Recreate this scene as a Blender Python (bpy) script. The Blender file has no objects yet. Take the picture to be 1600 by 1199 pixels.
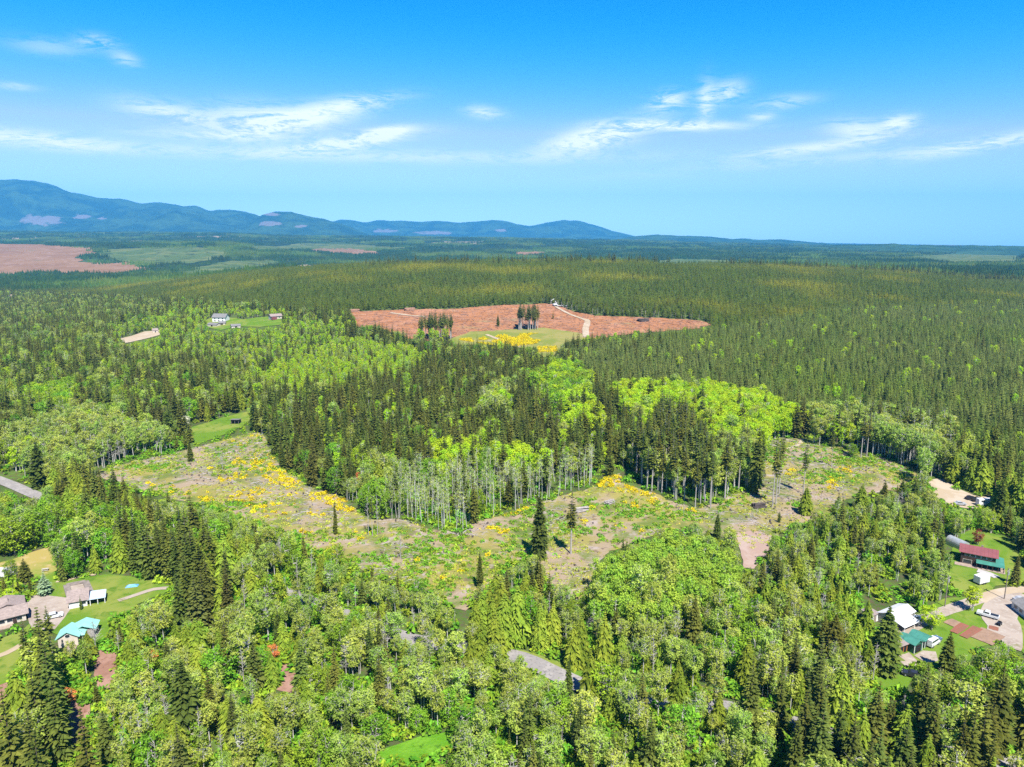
import bpy, bmesh, math, random
import numpy as np
from mathutils import Vector, Matrix
from mathutils.geometry import delaunay_2d_cdt

rad = math.radians
scene = bpy.context.scene
COL = scene.collection
random.seed(7)

# ------------------------------------------------------------------ camera, sky, sun, exposure
CAM_Z = 110.0
PITCH = rad(11.3)
cam_data = bpy.data.cameras.new('camera')
cam_data.sensor_width = 36.0
cam_data.lens = 36.0 * 1130.0 / 1600.0
cam_data.clip_start = 1.0
cam_data.clip_end = 80000.0
cam = bpy.data.objects.new('camera', cam_data)
COL.objects.link(cam)
cam.location = (0, 0, CAM_Z)
cam.rotation_euler = (rad(90) - PITCH, 0, 0)
scene.camera = cam

SUN_EL = rad(56)
SUN_AZ = rad(160)                      # clockwise from +Y: behind the camera, a little to its right
TO_SUN = Vector((math.sin(SUN_AZ) * math.cos(SUN_EL), math.cos(SUN_AZ) * math.cos(SUN_EL), math.sin(SUN_EL)))
sun_data = bpy.data.lights.new('sun', 'SUN')
sun_data.energy = 4.6
sun_data.angle = rad(0.5)
sun_data.color = (1.0, 0.965, 0.90)
sun = bpy.data.objects.new('sun', sun_data)
COL.objects.link(sun)
sun.rotation_euler = TO_SUN.to_track_quat('Z', 'Y').to_euler()
sun.location = (0, -100, 400)

scene.view_settings.view_transform = 'Standard'
scene.view_settings.look = 'None'
scene.view_settings.gamma = 1.0
scene.view_settings.use_curve_mapping = False
scene.view_settings.exposure = 1.42
scene.cycles.use_denoising = False
scene.cycles.max_bounces = 5
scene.cycles.diffuse_bounces = 3
scene.cycles.glossy_bounces = 2
scene.cycles.transmission_bounces = 3
scene.cycles.volume_bounces = 0
scene.cycles.transparent_max_bounces = 8

CX, CY, F = 800.0, 599.5, 1130.0


def px_dir(px, py):
    u = (px - CX) / F
    v = (py - CY) / F
    sp, cp = math.sin(PITCH), math.cos(PITCH)
    return np.array((u, cp - v * sp, -(sp + v * cp)))


def project(x, y, z):
    sp, cp = math.sin(PITCH), math.cos(PITCH)
    dz = z - CAM_Z
    depth = y * cp - dz * sp
    depth = np.where(np.abs(depth) < 1e-3, 1e-3, depth)
    v = (-dz * cp - y * sp) / depth
    return CX + F * x / depth, CY + F * v, depth


# world: physical sky with thin cirrus
world = bpy.data.worlds.new('World')
scene.world = world
world.use_nodes = True
wt = world.node_tree
wt.nodes.clear()


class NT:
    """small node-building helper"""

    def __init__(self, tree):
        self.t = tree

    def n(self, kind, **kw):
        nd = self.t.nodes.new(kind)
        for k, v in kw.items():
            setattr(nd, k, v)
        return nd

    def link(self, a, b):
        self.t.links.new(a, b)

    def put(self, sock, v):
        if hasattr(v, 'is_output') or isinstance(v, bpy.types.NodeSocket):
            self.t.links.new(v, sock)
        else:
            sock.default_value = v

    def m(self, op, a, b=None, c=None, clamp=False):
        nd = self.n('ShaderNodeMath', operation=op, use_clamp=clamp)
        self.put(nd.inputs[0], a)
        if b is not None:
            self.put(nd.inputs[1], b)
        if c is not None:
            self.put(nd.inputs[2], c)
        return nd.outputs[0]

    def mix(self, f, a, b):
        nd = self.n('ShaderNodeMix', data_type='RGBA')
        self.put(nd.inputs[0], f)
        self.put(nd.inputs[6], a if not isinstance(a, tuple) else (*a[:3], 1))
        self.put(nd.inputs[7], b if not isinstance(b, tuple) else (*b[:3], 1))
        return nd.outputs[2]

    def noise(self, vec, scale, detail=3.0, rough=0.55, dist=0.0):
        nd = self.n('ShaderNodeTexNoise')
        if vec is not None:
            self.t.links.new(vec, nd.inputs['Vector'])
        nd.inputs['Scale'].default_value = scale
        nd.inputs['Detail'].default_value = detail
        nd.inputs['Roughness'].default_value = rough
        nd.inputs['Distortion'].default_value = dist
        return nd.outputs[0]

    def ramp(self, f, lo, hi):
        nd = self.n('ShaderNodeMapRange', interpolation_type='SMOOTHSTEP')
        self.put(nd.inputs['Value'], f)
        nd.inputs['From Min'].default_value = lo
        nd.inputs['From Max'].default_value = hi
        return nd.outputs[0]


W = NT(wt)
sky = W.n('ShaderNodeTexSky', sky_type='NISHITA')
sky.sun_disc = False
sky.sun_elevation = SUN_EL
sky.sun_rotation = SUN_AZ
sky.altitude = 100
sky.air_density = 1.0
sky.dust_density = 0.15
sky.ozone_density = 3.0
ssep = W.n('ShaderNodeSeparateColor')
W.link(sky.outputs[0], ssep.inputs[0])
scomb = W.n('ShaderNodeCombineColor')
SKY_G, SKY_B = (1.31, -1.37), (1.35, 0.0)
gg = W.m('MAXIMUM', W.m('MULTIPLY_ADD', ssep.outputs[1], *SKY_G), 0.3)
rr = W.m('MULTIPLY_ADD', W.m('POWER', W.m('MAXIMUM', W.m('SUBTRACT', ssep.outputs[0], 1.65), 0.0), 2.0), 1.2, 0.03)
W.link(W.m('MINIMUM', rr, W.m('MULTIPLY', gg, 0.68)), scomb.inputs[0])
W.link(gg, scomb.inputs[1])
W.link(W.m('MULTIPLY_ADD', ssep.outputs[2], *SKY_B), scomb.inputs[2])
tc = W.n('ShaderNodeTexCoord')
sep = W.n('ShaderNodeSeparateXYZ')
W.link(tc.outputs['Generated'], sep.inputs[0])
az = W.m('ARCTAN2', sep.outputs[0], sep.outputs[1])
el = W.m('ARCSINE', sep.outputs[2])
comb = W.n('ShaderNodeCombineXYZ')
W.link(W.m('MULTIPLY', az, 1.0), comb.inputs[0])
W.link(W.m('MULTIPLY', el, 4.6), comb.inputs[1])
wisp = W.noise(comb.outputs[0], 9.0, 7.0, 0.62, 1.6)
wisp2 = W.noise(comb.outputs[0], 34.0, 5.0, 0.65, 2.2)
CLOUDS = [(262, 178, 50, 13, -8, .55), (400, 192, 62, 20, 0, .8), (480, 184, 80, 15, 12, .8), (565, 160, 60, 8, 8, .35),
          (540, 224, 85, 9, 9, 1.2), (602, 206, 36, 6, 8, 1.0), (55, 218, 85, 9, -3, .75), (320, 212, 85, 6, 0, .4),
          (930, 216, 68, 15, 12, 1.25), (1050, 197, 85, 6, -2, 1.0), (1042, 158, 26, 12, 5, .6), (1103, 158, 12, 24, 0, .5),
          (1136, 144, 22, 13, 10, .5), (1225, 160, 36, 8, 3, .32), (1190, 183, 18, 5, 0, .4), (1345, 205, 38, 12, -8, .6),
          (1260, 233, 100, 7, 5, .65), (1404, 193, 20, 9, 4, .75), (1535, 226, 90, 8, 8, .55), (756, 176, 26, 8, -6, .4),
          (480, 242, 420, 9, 0, .38), (152, 66, 22, 8, 0, .3), (196, 93, 15, 8, -10, .28), (75, 74, 40, 9, 0, .16),
          (1400, 240, 300, 7, 3, .25), (20, 135, 22, 4, 0, .3),
          (-600, 200, 200, 30, 5, .6), (2100, 190, 220, 30, -5, .6), (-1500, 150, 260, 30, 0, .6), (3000, 160, 260, 30, 0, .6)]
tot = None
for (cx, cy, rx, ry, tilt, st) in CLOUDS:
    if 0 <= cx <= 1600:
        d = px_dir(cx, cy)
        d /= np.linalg.norm(d)
        a0, e0 = math.atan2(d[0], d[1]), math.asin(d[2])
    else:
        a0, e0 = (cx - 800) / 1130.0, 0.15
    k = 1.0 / 1190.0
    t = rad(tilt)
    ca, sa = math.cos(t), math.sin(t)
    da = W.m('SUBTRACT', az, a0)
    de = W.m('SUBTRACT', el, e0)
    p = W.m('MULTIPLY', W.m('MULTIPLY_ADD', de, sa, W.m('MULTIPLY', da, ca)), 1.0 / (rx * k))
    q = W.m('MULTIPLY', W.m('MULTIPLY_ADD', de, ca, W.m('MULTIPLY', da, -sa)), 1.0 / (ry * k))
    r2 = W.m('MULTIPLY_ADD', p, p, W.m('MULTIPLY', q, q))
    g = W.m('MULTIPLY', W.m('EXPONENT', W.m('MULTIPLY', r2, -1.0)), st)
    tot = g if tot is None else W.m('ADD', tot, g)
wn = W.m('MULTIPLY_ADD', wisp2, 0.45, wisp)
cm = W.m('MULTIPLY', W.m('MULTIPLY', tot, 1.45), W.ramp(wn, 0.55, 0.82), clamp=False)
cm = W.m('MULTIPLY', W.m('POWER', W.m('MINIMUM', cm, 1.0), 0.85), 0.92)
CLOUD_COL = (9.0, 9.2, 9.6)
skycol = W.mix(cm, scomb.outputs[0], CLOUD_COL)
bg = W.n('ShaderNodeBackground')
W.link(skycol, bg.inputs[0])
bg.inputs[1].default_value = 0.055
out = W.n('ShaderNodeOutputWorld')
W.link(bg.outputs[0], out.inputs[0])
world.cycles.sampling_method = 'MANUAL'
world.cycles.sample_map_resolution = 512

# ------------------------------------------------------------------ number helpers


def smooth(a, b, x):
    t = np.clip((x - a) / (b - a), 0, 1)
    return t * t * (3 - 2 * t)


def _hash(i, j, s):
    n = (i * 374761393 + j * 668265263 + s * 1274126177) & 0x7fffffff
    n = ((n ^ (n >> 13)) * 1274126177) & 0x7fffffff
    n = n ^ (n >> 16)
    return (n & 0xffff) / 65535.0


def vnoise(x, y, s=0):
    x = np.asarray(x, float)
    y = np.asarray(y, float)
    xi = np.floor(x).astype(np.int64)
    yi = np.floor(y).astype(np.int64)
    fx, fy = x - xi, y - yi
    fx = fx * fx * (3 - 2 * fx)
    fy = fy * fy * (3 - 2 * fy)
    a = _hash(xi, yi, s)
    b = _hash(xi + 1, yi, s)
    c = _hash(xi, yi + 1, s)
    d = _hash(xi + 1, yi + 1, s)
    return (a + (b - a) * fx) * (1 - fy) + (c + (d - c) * fx) * fy


def fbm(x, y, s=0, octv=4):
    r, amp, tot_ = 0, 1.0, 0
    for k in range(octv):
        r = r + amp * vnoise(x * 2 ** k, y * 2 ** k, s + k * 17)
        tot_ += amp
        amp *= 0.5
    return r / tot_


RU = [-1.2, -.7, -.53, -.416, -.354, -.265, -.18, 0, .13, .354, .53, .7, 1.2]
RH = [-30, -28, -12, 14, 26, 40, 48, 52, 54, 45, 33, 12, 8]
FU = [-1.2, -.7, -.35, 0, .2, .45, .7, 1.2]
FH = [205, 195, 160, 118, 84, 26, -25, -35]


def H(x, y):
    """height of the land"""
    x = np.asarray(x, float)
    y = np.asarray(y, float)
    yy = np.maximum(y, 60.0)
    u = np.clip(x / yy, -1.2, 1.2)
    up = smooth(430, 1560, y)
    dn = smooth(1650, 2600, y)
    h = np.interp(u, RU, RH) * up * (1 - dn)
    h = h + dn * np.interp(u, [-.6, -.2, .4], [-22, -4, 4])
    h = h + smooth(2800, 8600, y) * np.interp(u, FU, FH)
    h = h + 58 * smooth(2700, 4250, y) * (1 - .6 * smooth(4500, 5600, y)) * (1 - smooth(-.42, -.24, u))
    h = h + (vnoise(x / 160, y / 160, 3) - .5) * 3.0 * smooth(120, 320, np.hypot(x, y))
    h = h + (vnoise(x / 600, y / 600, 5) - .5) * 14.0 * smooth(900, 2200, y)
    h = h - (x * x + y * y) / 1.2742e7          # the curve of the earth
    # the hump in the logged ground and the hollow behind it
    h = h + 5.0 * np.exp(-((x - 52) / 34) ** 2 - ((y - 318) / 30) ** 2)
    return h


_T = np.geomspace(40, 26000, 2600)


def spot(px, py, up=0.0):
    d = px_dir(px, py)
    X, Y, Z = d[0] * _T, d[1] * _T, CAM_Z + d[2] * _T
    g = Z - (H(X, Y) + up)
    k = np.nonzero(g <= 0)[0]
    if len(k) == 0:
        k = [len(_T) - 1]
    i = max(1, k[0])
    a, b = g[i - 1], g[i]
    f = a / (a - b) if a != b else 0
    t = _T[i - 1] + (_T[i] - _T[i - 1]) * f
    x, y = d[0] * t, d[1] * t
    return Vector((x, y, float(H(x, y))))


def pip(poly, px, py):
    """points inside a polygon (arrays)"""
    inside = np.zeros(np.shape(px), bool)
    n = len(poly)
    j = n - 1
    for i in range(n):
        xi, yi = poly[i]
        xj, yj = poly[j]
        if yi != yj:
            c = ((yi > py) != (yj > py)) & (px < (xj - xi) * (py - yi) / (yj - yi) + xi)
            inside ^= c
        j = i
    return inside


# ------------------------------------------------------------------ material helpers
def new_mat(name):
    m = bpy.data.materials.new(name)
    m.use_nodes = True
    m.node_tree.nodes.clear()
    return m, NT(m.node_tree)


def finish(N, shader):
    o = N.n('ShaderNodeOutputMaterial')
    N.link(shader, o.inputs[0])


LEAF = (1.72, 1.70, 0.95)


def foliage(name, c1, c2, transl=0.3, vary=0.25, hue=0.03, far=None, scale=0.35):
    c1, c2 = tuple(q * b for q, b in zip(c1, LEAF)), tuple(q * b for q, b in zip(c2, LEAF))
    if far is not None:
        far = (far[0], tuple(q * b for q, b in zip(far[1], LEAF)), far[2], far[3])
    m, N = new_mat(name)
    tcn = N.n('ShaderNodeTexCoord')
    oi = N.n('ShaderNodeObjectInfo')
    nz = N.noise(tcn.outputs['Object'], scale, 2.0, 0.6)
    col = N.mix(N.ramp(nz, 0.35, 0.65), c1, c2)
    if far is not None:
        ln = N.noise(oi.outputs['Location'], far[0], 2.0, 0.6)
        col = N.mix(N.ramp(ln, far[2], far[3]), col, far[1])
    h = N.n('ShaderNodeHueSaturation')
    N.link(N.m('MULTIPLY_ADD', oi.outputs['Random'], hue * 2, 0.5 - hue), h.inputs['Hue'])
    rnd2 = N.m('FRACT', N.m('MULTIPLY', oi.outputs['Random'], 17.31))
    N.link(N.m('MULTIPLY_ADD', rnd2, vary * 2, 1 - vary), h.inputs['Value'])
    N.link(col, h.inputs['Color'])
    d = N.n('ShaderNodeBsdfDiffuse')
    t = N.n('ShaderNodeBsdfTranslucent')
    N.link(h.outputs[0], d.inputs[0])
    N.link(h.outputs[0], t.inputs[0])
    mx = N.n('ShaderNodeMixShader')
    mx.inputs[0].default_value = transl
    N.link(d.outputs[0], mx.inputs[1])
    N.link(t.outputs[0], mx.inputs[2])
    finish(N, mx.outputs[0])
    return m


def solid(name, col, rough=0.7, metal=0.0, vary=0.15, scale=1.0, spec=0.3):
    col = tuple(c * 0.72 for c in col)
    m, N = new_mat(name)
    tcn = N.n('ShaderNodeTexCoord')
    nz = N.noise(tcn.outputs['Object'], scale, 4.0, 0.65)
    lo = tuple(c * (1 - vary) for c in col)
    hi = tuple(min(1, c * (1 + vary)) for c in col)
    c = N.mix(N.ramp(nz, 0.3, 0.7), lo, hi)
    b = N.n('ShaderNodeBsdfPrincipled')
    N.link(c, b.inputs['Base Color'])
    b.inputs['Roughness'].default_value = rough
    b.inputs['Metallic'].default_value = metal
    b.inputs['Specular IOR Level'].default_value = spec
    finish(N, b.outputs[0])
    return m


ALB = 0.66


def ground_mat(name, layers, bump=None):
    """layers: base colour, then (colour, noise scale, lo, hi, detail) mixed over it, in world metres"""
    m, N = new_mat(name)
    g = N.n('ShaderNodeNewGeometry')
    pos = g.outputs['Position']
    col = tuple(c * ALB for c in layers[0])
    for i, (c, sc, lo, hi, det) in enumerate(layers[1:]):
        c = tuple(q * ALB for q in c)
        off = N.n('ShaderNodeVectorMath', operation='ADD')
        N.link(pos, off.inputs[0])
        off.inputs[1].default_value = (i * 137.3, i * 71.7, 0)
        nz = N.noise(off.outputs[0], sc, det, 0.62, 0.4)
        col = N.mix(N.ramp(nz, lo, hi), col, c)
    b = N.n('ShaderNodeBsdfDiffuse')
    N.put(b.inputs[0], col if not isinstance(col, tuple) else (*col, 1))
    if bump:
        bn = N.n('ShaderNodeBump')
        bn.inputs['Strength'].default_value = bump[1]
        bn.inputs['Distance'].default_value = bump[2]
        N.link(N.noise(pos, bump[0], 4.0, 0.7), bn.inputs['Height'])
        N.link(bn.outputs[0], b.inputs['Normal'])
    finish(N, b.outputs[0])
    return m


# ------------------------------------------------------------------ object helpers
def link_mesh(name, me, parent=None):
    o = bpy.data.objects.new(name, me)
    COL.objects.link(o)
    if parent is not None:
        o.parent = parent
    return o


def mesh_from(name, verts, faces, mats, midx=None, smooth_=False):
    me = bpy.data.meshes.new(name)
    me.from_pydata([tuple(v) for v in verts], [], faces)
    for m in (mats if isinstance(mats, (list, tuple)) else [mats]):
        me.materials.append(m)
    if midx is not None:
        me.polygons.foreach_set('material_index', np.asarray(midx, np.int32))
    if smooth_:
        me.polygons.foreach_set('use_smooth', np.ones(len(me.polygons), bool))
    me.update()
    return me


def tag(o, label=None, cat=None, group=None, kind=None):
    if label:
        o['label'] = label
    if cat:
        o['category'] = cat
    if group:
        o['group'] = group
    if kind:
        o['kind'] = kind
    return o


def empty(name, loc, rz=0.0):
    o = bpy.data.objects.new(name, None)
    COL.objects.link(o)
    o.location = loc
    o.rotation_euler = (0, 0, rz)
    o.empty_display_size = 0.5
    return o


class MB:
    """collects simple shapes into one mesh"""

    def __init__(self):
        self.v, self.f = [], []

    def add(self, v, f):
        b = len(self.v)
        self.v += [tuple(p) for p in v]
        self.f += [tuple(b + i for i in q) for q in f]
        return self

    def box(self, x0, x1, y0, y1, z0, z1):
        v = [(x0, y0, z0), (x1, y0, z0), (x1, y1, z0), (x0, y1, z0), (x0, y0, z1), (x1, y0, z1), (x1, y1, z1), (x0, y1, z1)]
        f = [(3, 2, 1, 0), (4, 5, 6, 7), (0, 1, 5, 4), (1, 2, 6, 5), (2, 3, 7, 6), (3, 0, 4, 7)]
        return self.add(v, f)

    def prism(self, poly, axis, a, b):
        """polygon in the plane across axis, extruded from a to b"""
        def mk(p, t):
            return (t, p[0], p[1]) if axis == 'x' else ((p[0], t, p[1]) if axis == 'y' else (p[0], p[1], t))
        n = len(poly)
        v = [mk(p, a) for p in poly] + [mk(p, b) for p in poly]
        f = [tuple(range(n))[::-1], tuple(range(n, 2 * n))]
        f += [(i, (i + 1) % n, n + (i + 1) % n, n + i) for i in range(n)]
        return self.add(v, f)

    def tube(self, p, q, r0, r1, n=6):
        p, q = Vector(p), Vector(q)
        d = (q - p).normalized()
        s = d.orthogonal().normalized()
        t = d.cross(s)
        v = []
        for c, r in ((p, r0), (q, r1)):
            for i in range(n):
                a = 2 * math.pi * i / n
                v.append(c + (s * math.cos(a) + t * math.sin(a)) * r)
        f = [(i, (i + 1) % n, n + (i + 1) % n, n + i) for i in range(n)]
        f += [tuple(range(n))[::-1], tuple(range(n, 2 * n))]
        return self.add(v, f)

    def slab(self, quad, th):
        """a quad (4 points) given thickness downward along its normal"""
        a, b, c, d = [Vector(p) for p in quad]
        n = (b - a).cross(d - a).normalized()
        if n.z < 0:
            n = -n
        v = [a, b, c, d] + [p - n * th for p in (a, b, c, d)]
        f = [(0, 1, 2, 3), (7, 6, 5, 4), (0, 4, 5, 1), (1, 5, 6, 2), (2, 6, 7, 3), (3, 7, 4, 0)]
        return self.add(v, f)

    def build(self, name, mat, parent=None):
        me = mesh_from(name, self.v, self.f, mat)
        bm = bmesh.new()
        bm.from_mesh(me)
        bmesh.ops.recalc_face_normals(bm, faces=bm.faces)
        bm.to_mesh(me)
        bm.free()
        return link_mesh(name, me, parent)


# ------------------------------------------------------------------ the ground
def build_ground():
    r = np.geomspace(25, 21500, 420)
    inner = np.linspace(rad(-52), rad(52), 380)
    outer = np.linspace(rad(52), rad(308), 60)[1:-1]
    az_ = np.concatenate([inner, outer])
    R, A = np.meshgrid(r, az_, indexing='ij')
    X, Y = R * np.sin(A), R * np.cos(A)
    Z = H(X, Y)
    nr, na = R.shape
    verts = np.stack([X, Y, Z], -1).reshape(-1, 3)
    verts = np.vstack([verts, [[0, 0, float(H(0, 0))]]])
    i, j = np.meshgrid(np.arange(nr - 1), np.arange(na), indexing='ij')
    j2 = (j + 1) % na
    quads = np.stack([i * na + j, (i + 1) * na + j, (i + 1) * na + j2, i * na + j2], -1).reshape(-1, 4)
    faces = quads.tolist()
    c = len(verts) - 1
    faces += [(c, j, (j + 1) % na) for j in range(na)]
    # material: forest floor close by, a patchwork of stands of different age further out
    m, N = new_mat('forest_floor')
    g = N.n('ShaderNodeNewGeometry')
    pos = g.outputs['Position']
    n1 = N.noise(pos, 0.05, 4.0, 0.6)
    n2 = N.noise(pos, 0.6, 3.0, 0.6)
    near = N.mix(N.ramp(n1, 0.4, 0.62), (0.045, 0.075, 0.018), (0.075, 0.125, 0.022))
    near = N.mix(N.ramp(n2, 0.42, 0.68), near, (0.075, 0.06, 0.035))
    vor = N.n('ShaderNodeTexVoronoi')
    N.link(pos, vor.inputs['Vector'])
    vor.inputs['Scale'].default_value = 0.0016
    vs = N.n('ShaderNodeSeparateColor')
    N.link(vor.outputs['Color'], vs.inputs[0])
    far = N.mix(N.ramp(vs.outputs[0], 0.35, 0.65), (0.018, 0.036, 0.015), (0.045, 0.075, 0.022))
    far = N.mix(N.ramp(vs.outputs[1], 0.93, 0.95), far, (0.26, 0.2, 0.13))
    far = N.mix(N.ramp(N.noise(pos, 0.012, 4.0, 0.7), 0.45, 0.7), far, (0.03, 0.05, 0.02))
    sp_ = N.n('ShaderNodeSeparateXYZ')
    N.link(pos, sp_.inputs[0])
    col = N.mix(N.ramp(sp_.outputs[1], 1700, 2500), near, far)
    b = N.n('ShaderNodeBsdfDiffuse')
    N.link(col, b.inputs[0])
    finish(N, b.outputs[0])
    me = mesh_from('ground', verts, faces, m, smooth_=True)
    tag(link_mesh('ground', me), kind='structure')


build_ground()


# ------------------------------------------------------------------ far hills
def build_range(name, D, depth, profile, seed, patches):
    """a range of hills: profile gives the skyline as photo points, D its distance"""
    xs = np.array([p[0] for p in profile], float)
    ys = np.array([p[1] for p in profile], float)
    n, mrows = 260, 64
    px = np.linspace(xs[0], xs[-1], n)
    py = np.interp(px, xs, ys)
    # smooth the polyline a little, then roughen it
    k = np.array([1, 2, 3, 2, 1.]) / 9
    py = np.convolve(np.pad(py, 2, mode='edge'), k, 'valid')
    py = py + (fbm(px / 22, px * 0, seed, 4) - .5) * 4.0
    sp, cp = math.sin(PITCH), math.cos(PITCH)
    v = (py - CY) / F
    u = (px - CX) / F
    yv = cp - v * sp
    crest = CAM_Z - (sp + v * cp) / yv * D
    xdir = u / yv
    verts = []
    T = np.linspace(-1, 0.8, mrows)
    for t in T:
        Y = D + t * depth
        X = xdir * Y
        base = H(X, np.full_like(X, Y)) - 12
        if t <= 0:
            f = smooth(-1, 0, np.full_like(X, t)) ** 1.15
        else:
            f = 1 - 0.5 * smooth(0, .8, np.full_like(X, t))
        spur = (fbm(X / 900, np.full_like(X, Y) / 1500, seed + 3, 5) - .5)
        w = 4 * f * (1 - f) if t < 0 else 0 * f
        Z = base + (crest - base) * f + spur * (crest - base) * 1.0 * w
        Z = np.minimum(Z, crest * (1 - 0 * f) + 0) if t < 0 else Z
        verts.append(np.stack([X, np.full_like(X, Y), Z], -1))
    verts = np.concatenate(verts)
    faces = [(i * n + j, i * n + j + 1, (i + 1) * n + j + 1, (i + 1) * n + j) for i in range(mrows - 1) for j in range(n - 1)]
    m, N = new_mat(name + '_forest')
    g = N.n('ShaderNodeNewGeometry')
    pos = g.outputs['Position']
    c = N.mix(N.ramp(N.noise(pos, 0.0022, 5.0, 0.65), 0.4, 0.62), (0.018, 0.042, 0.018), (0.038, 0.075, 0.025))
    c = N.mix(N.ramp(N.noise(pos, 0.012, 3.0, 0.6), 0.5, 0.8), c, (0.015, 0.03, 0.015))
    at = N.n('ShaderNodeAttribute', attribute_name='logged')
    rough = N.m('ADD', at.outputs['Fac'], N.m('MULTIPLY_ADD', N.noise(pos, 0.0035, 6.0, 0.72), 2.4, -1.25))
    c = N.mix(N.ramp(rough, 0.44, 0.64), c, (0.13, 0.12, 0.105))
    b = N.n('ShaderNodeBsdfDiffuse')
    N.link(c, b.inputs[0])
    finish(N, b.outputs[0])
    me = mesh_from(name, verts, faces, m, smooth_=True)
    qx, qy, _ = project(verts[:, 0], verts[:, 1], verts[:, 2])
    val = np.zeros(len(verts))
    for (cx, cy, rx, ry) in patches:
        val = np.maximum(val, np.clip(1.25 - np.hypot((qx - cx) / rx, (qy - cy) / ry) * .75, 0, 1))
    a = me.attributes.new('logged', 'FLOAT', 'POINT')
    a.data.foreach_set('value', val.astype(np.float32))
    return tag(link_mesh(name, me), kind='structure')


build_range('mountain_ridge', 14500, 4300,
            [(-500, 270), (-300, 285), (-120, 278), (-20, 282), (45, 282), (80, 288), (110, 300), (150, 309), (185, 311), (225, 320),
             (240, 316), (265, 319), (285, 323), (305, 322), (325, 331), (345, 329), (375, 329), (405, 337), (430, 345), (470, 362), (510, 380)],
            11, [(66, 345, 34, 8), (130, 339, 16, 4), (158, 341, 9, 2)])
build_range('hills', 12500, 2600,
            [(350, 372), (385, 350), (410, 336), (430, 330), (455, 331), (480, 337), (505, 343), (530, 350), (560, 361), (600, 378)],
            23, [(420, 350, 18, 4), (425, 335, 12, 2.5), (470, 354, 9, 3)])
build_range('hills', 17000, 3600,
            [(480, 362), (510, 350), (535, 344), (552, 347), (570, 347), (595, 345), (625, 344), (660, 347), (690, 346), (715, 349),
             (750, 346), (775, 345), (800, 349), (830, 353), (860, 348), (880, 345), (905, 346), (930, 352), (955, 361), (990, 369), (1040, 384)],
            37, [(600, 361, 18, 3), (680, 364, 30, 3), (780, 360, 12, 2)])
build_range('hills', 11500, 2400,
            [(900, 386), (960, 374), (1000, 368), (1030, 366), (1080, 369), (1130, 372), (1180, 374), (1230, 374), (1270, 378), (1320, 384), (1400, 392)],
            51, [(1000, 377, 14, 2)])

build_range('hills', 6600, 1500,
            [(980, 402), (1080, 396), (1160, 391), (1240, 386), (1320, 382.5), (1400, 381.5), (1460, 383.5), (1540, 384), (1620, 385.5), (1800, 386), (2000, 389)],
            67, [])

# ------------------------------------------------------------------ ground cover sheets
def drape(name, poly_px, mat, lift=0.18, step=4.0, rough=1.0, kind='structure', seed=1):
    """a sheet of ground cover laid on the land inside an outline"""
    pts = [spot(*p) for p in poly_px]
    ring = []
    rng = random.Random(seed)
    n = len(pts)
    for i in range(n):
        a, b = pts[i], pts[(i + 1) % n]
        L = (b - a).length
        k = max(1, int(L / max(1.2, step * .6)))
        nrm = Vector((-(b - a).y, (b - a).x, 0)).normalized() if L > 0 else Vector((0, 0, 0))
        for t in range(k):
            p = a.lerp(b, t / k)
            w = (fbm(p.x / (step * 1.7), p.y / (step * 1.7), seed, 3) - .5) * 2 * rough * min(1.0, L / 8)
            ring.append((p.x + nrm.x * w, p.y + nrm.y * w))
    xs = [p[0] for p in ring]
    ys = [p[1] for p in ring]
    gx, gy = np.meshgrid(np.arange(min(xs), max(xs), step), np.arange(min(ys), max(ys), step))
    gx = gx.ravel() + np.array([rng.uniform(-.2, .2) * step for _ in range(gx.size)])
    gy = gy.ravel() + np.array([rng.uniform(-.2, .2) * step for _ in range(gy.size)])
    ins = pip(ring, gx, gy)
    inner = list(zip(gx[ins], gy[ins]))
    vs = [Vector(p) for p in ring] + [Vector(p) for p in inner]
    nb = len(ring)
    res = delaunay_2d_cdt(vs, [(i, (i + 1) % nb) for i in range(nb)], [list(range(nb))], 1, 1e-4)
    co = np.array([(p.x, p.y) for p in res[0]])
    z = H(co[:, 0], co[:, 1]) + lift
    me = mesh_from(name, np.column_stack([co, z]), [tuple(f) for f in res[2]], mat, smooth_=True)
    bm = bmesh.new()
    bm.from_mesh(me)
    bmesh.ops.recalc_face_normals(bm, faces=bm.faces)
    for f in bm.faces:
        if f.normal.z < 0:
            f.normal_flip()
    bm.to_mesh(me)
    bm.free()
    return tag(link_mesh(name, me), kind=kind)


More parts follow.
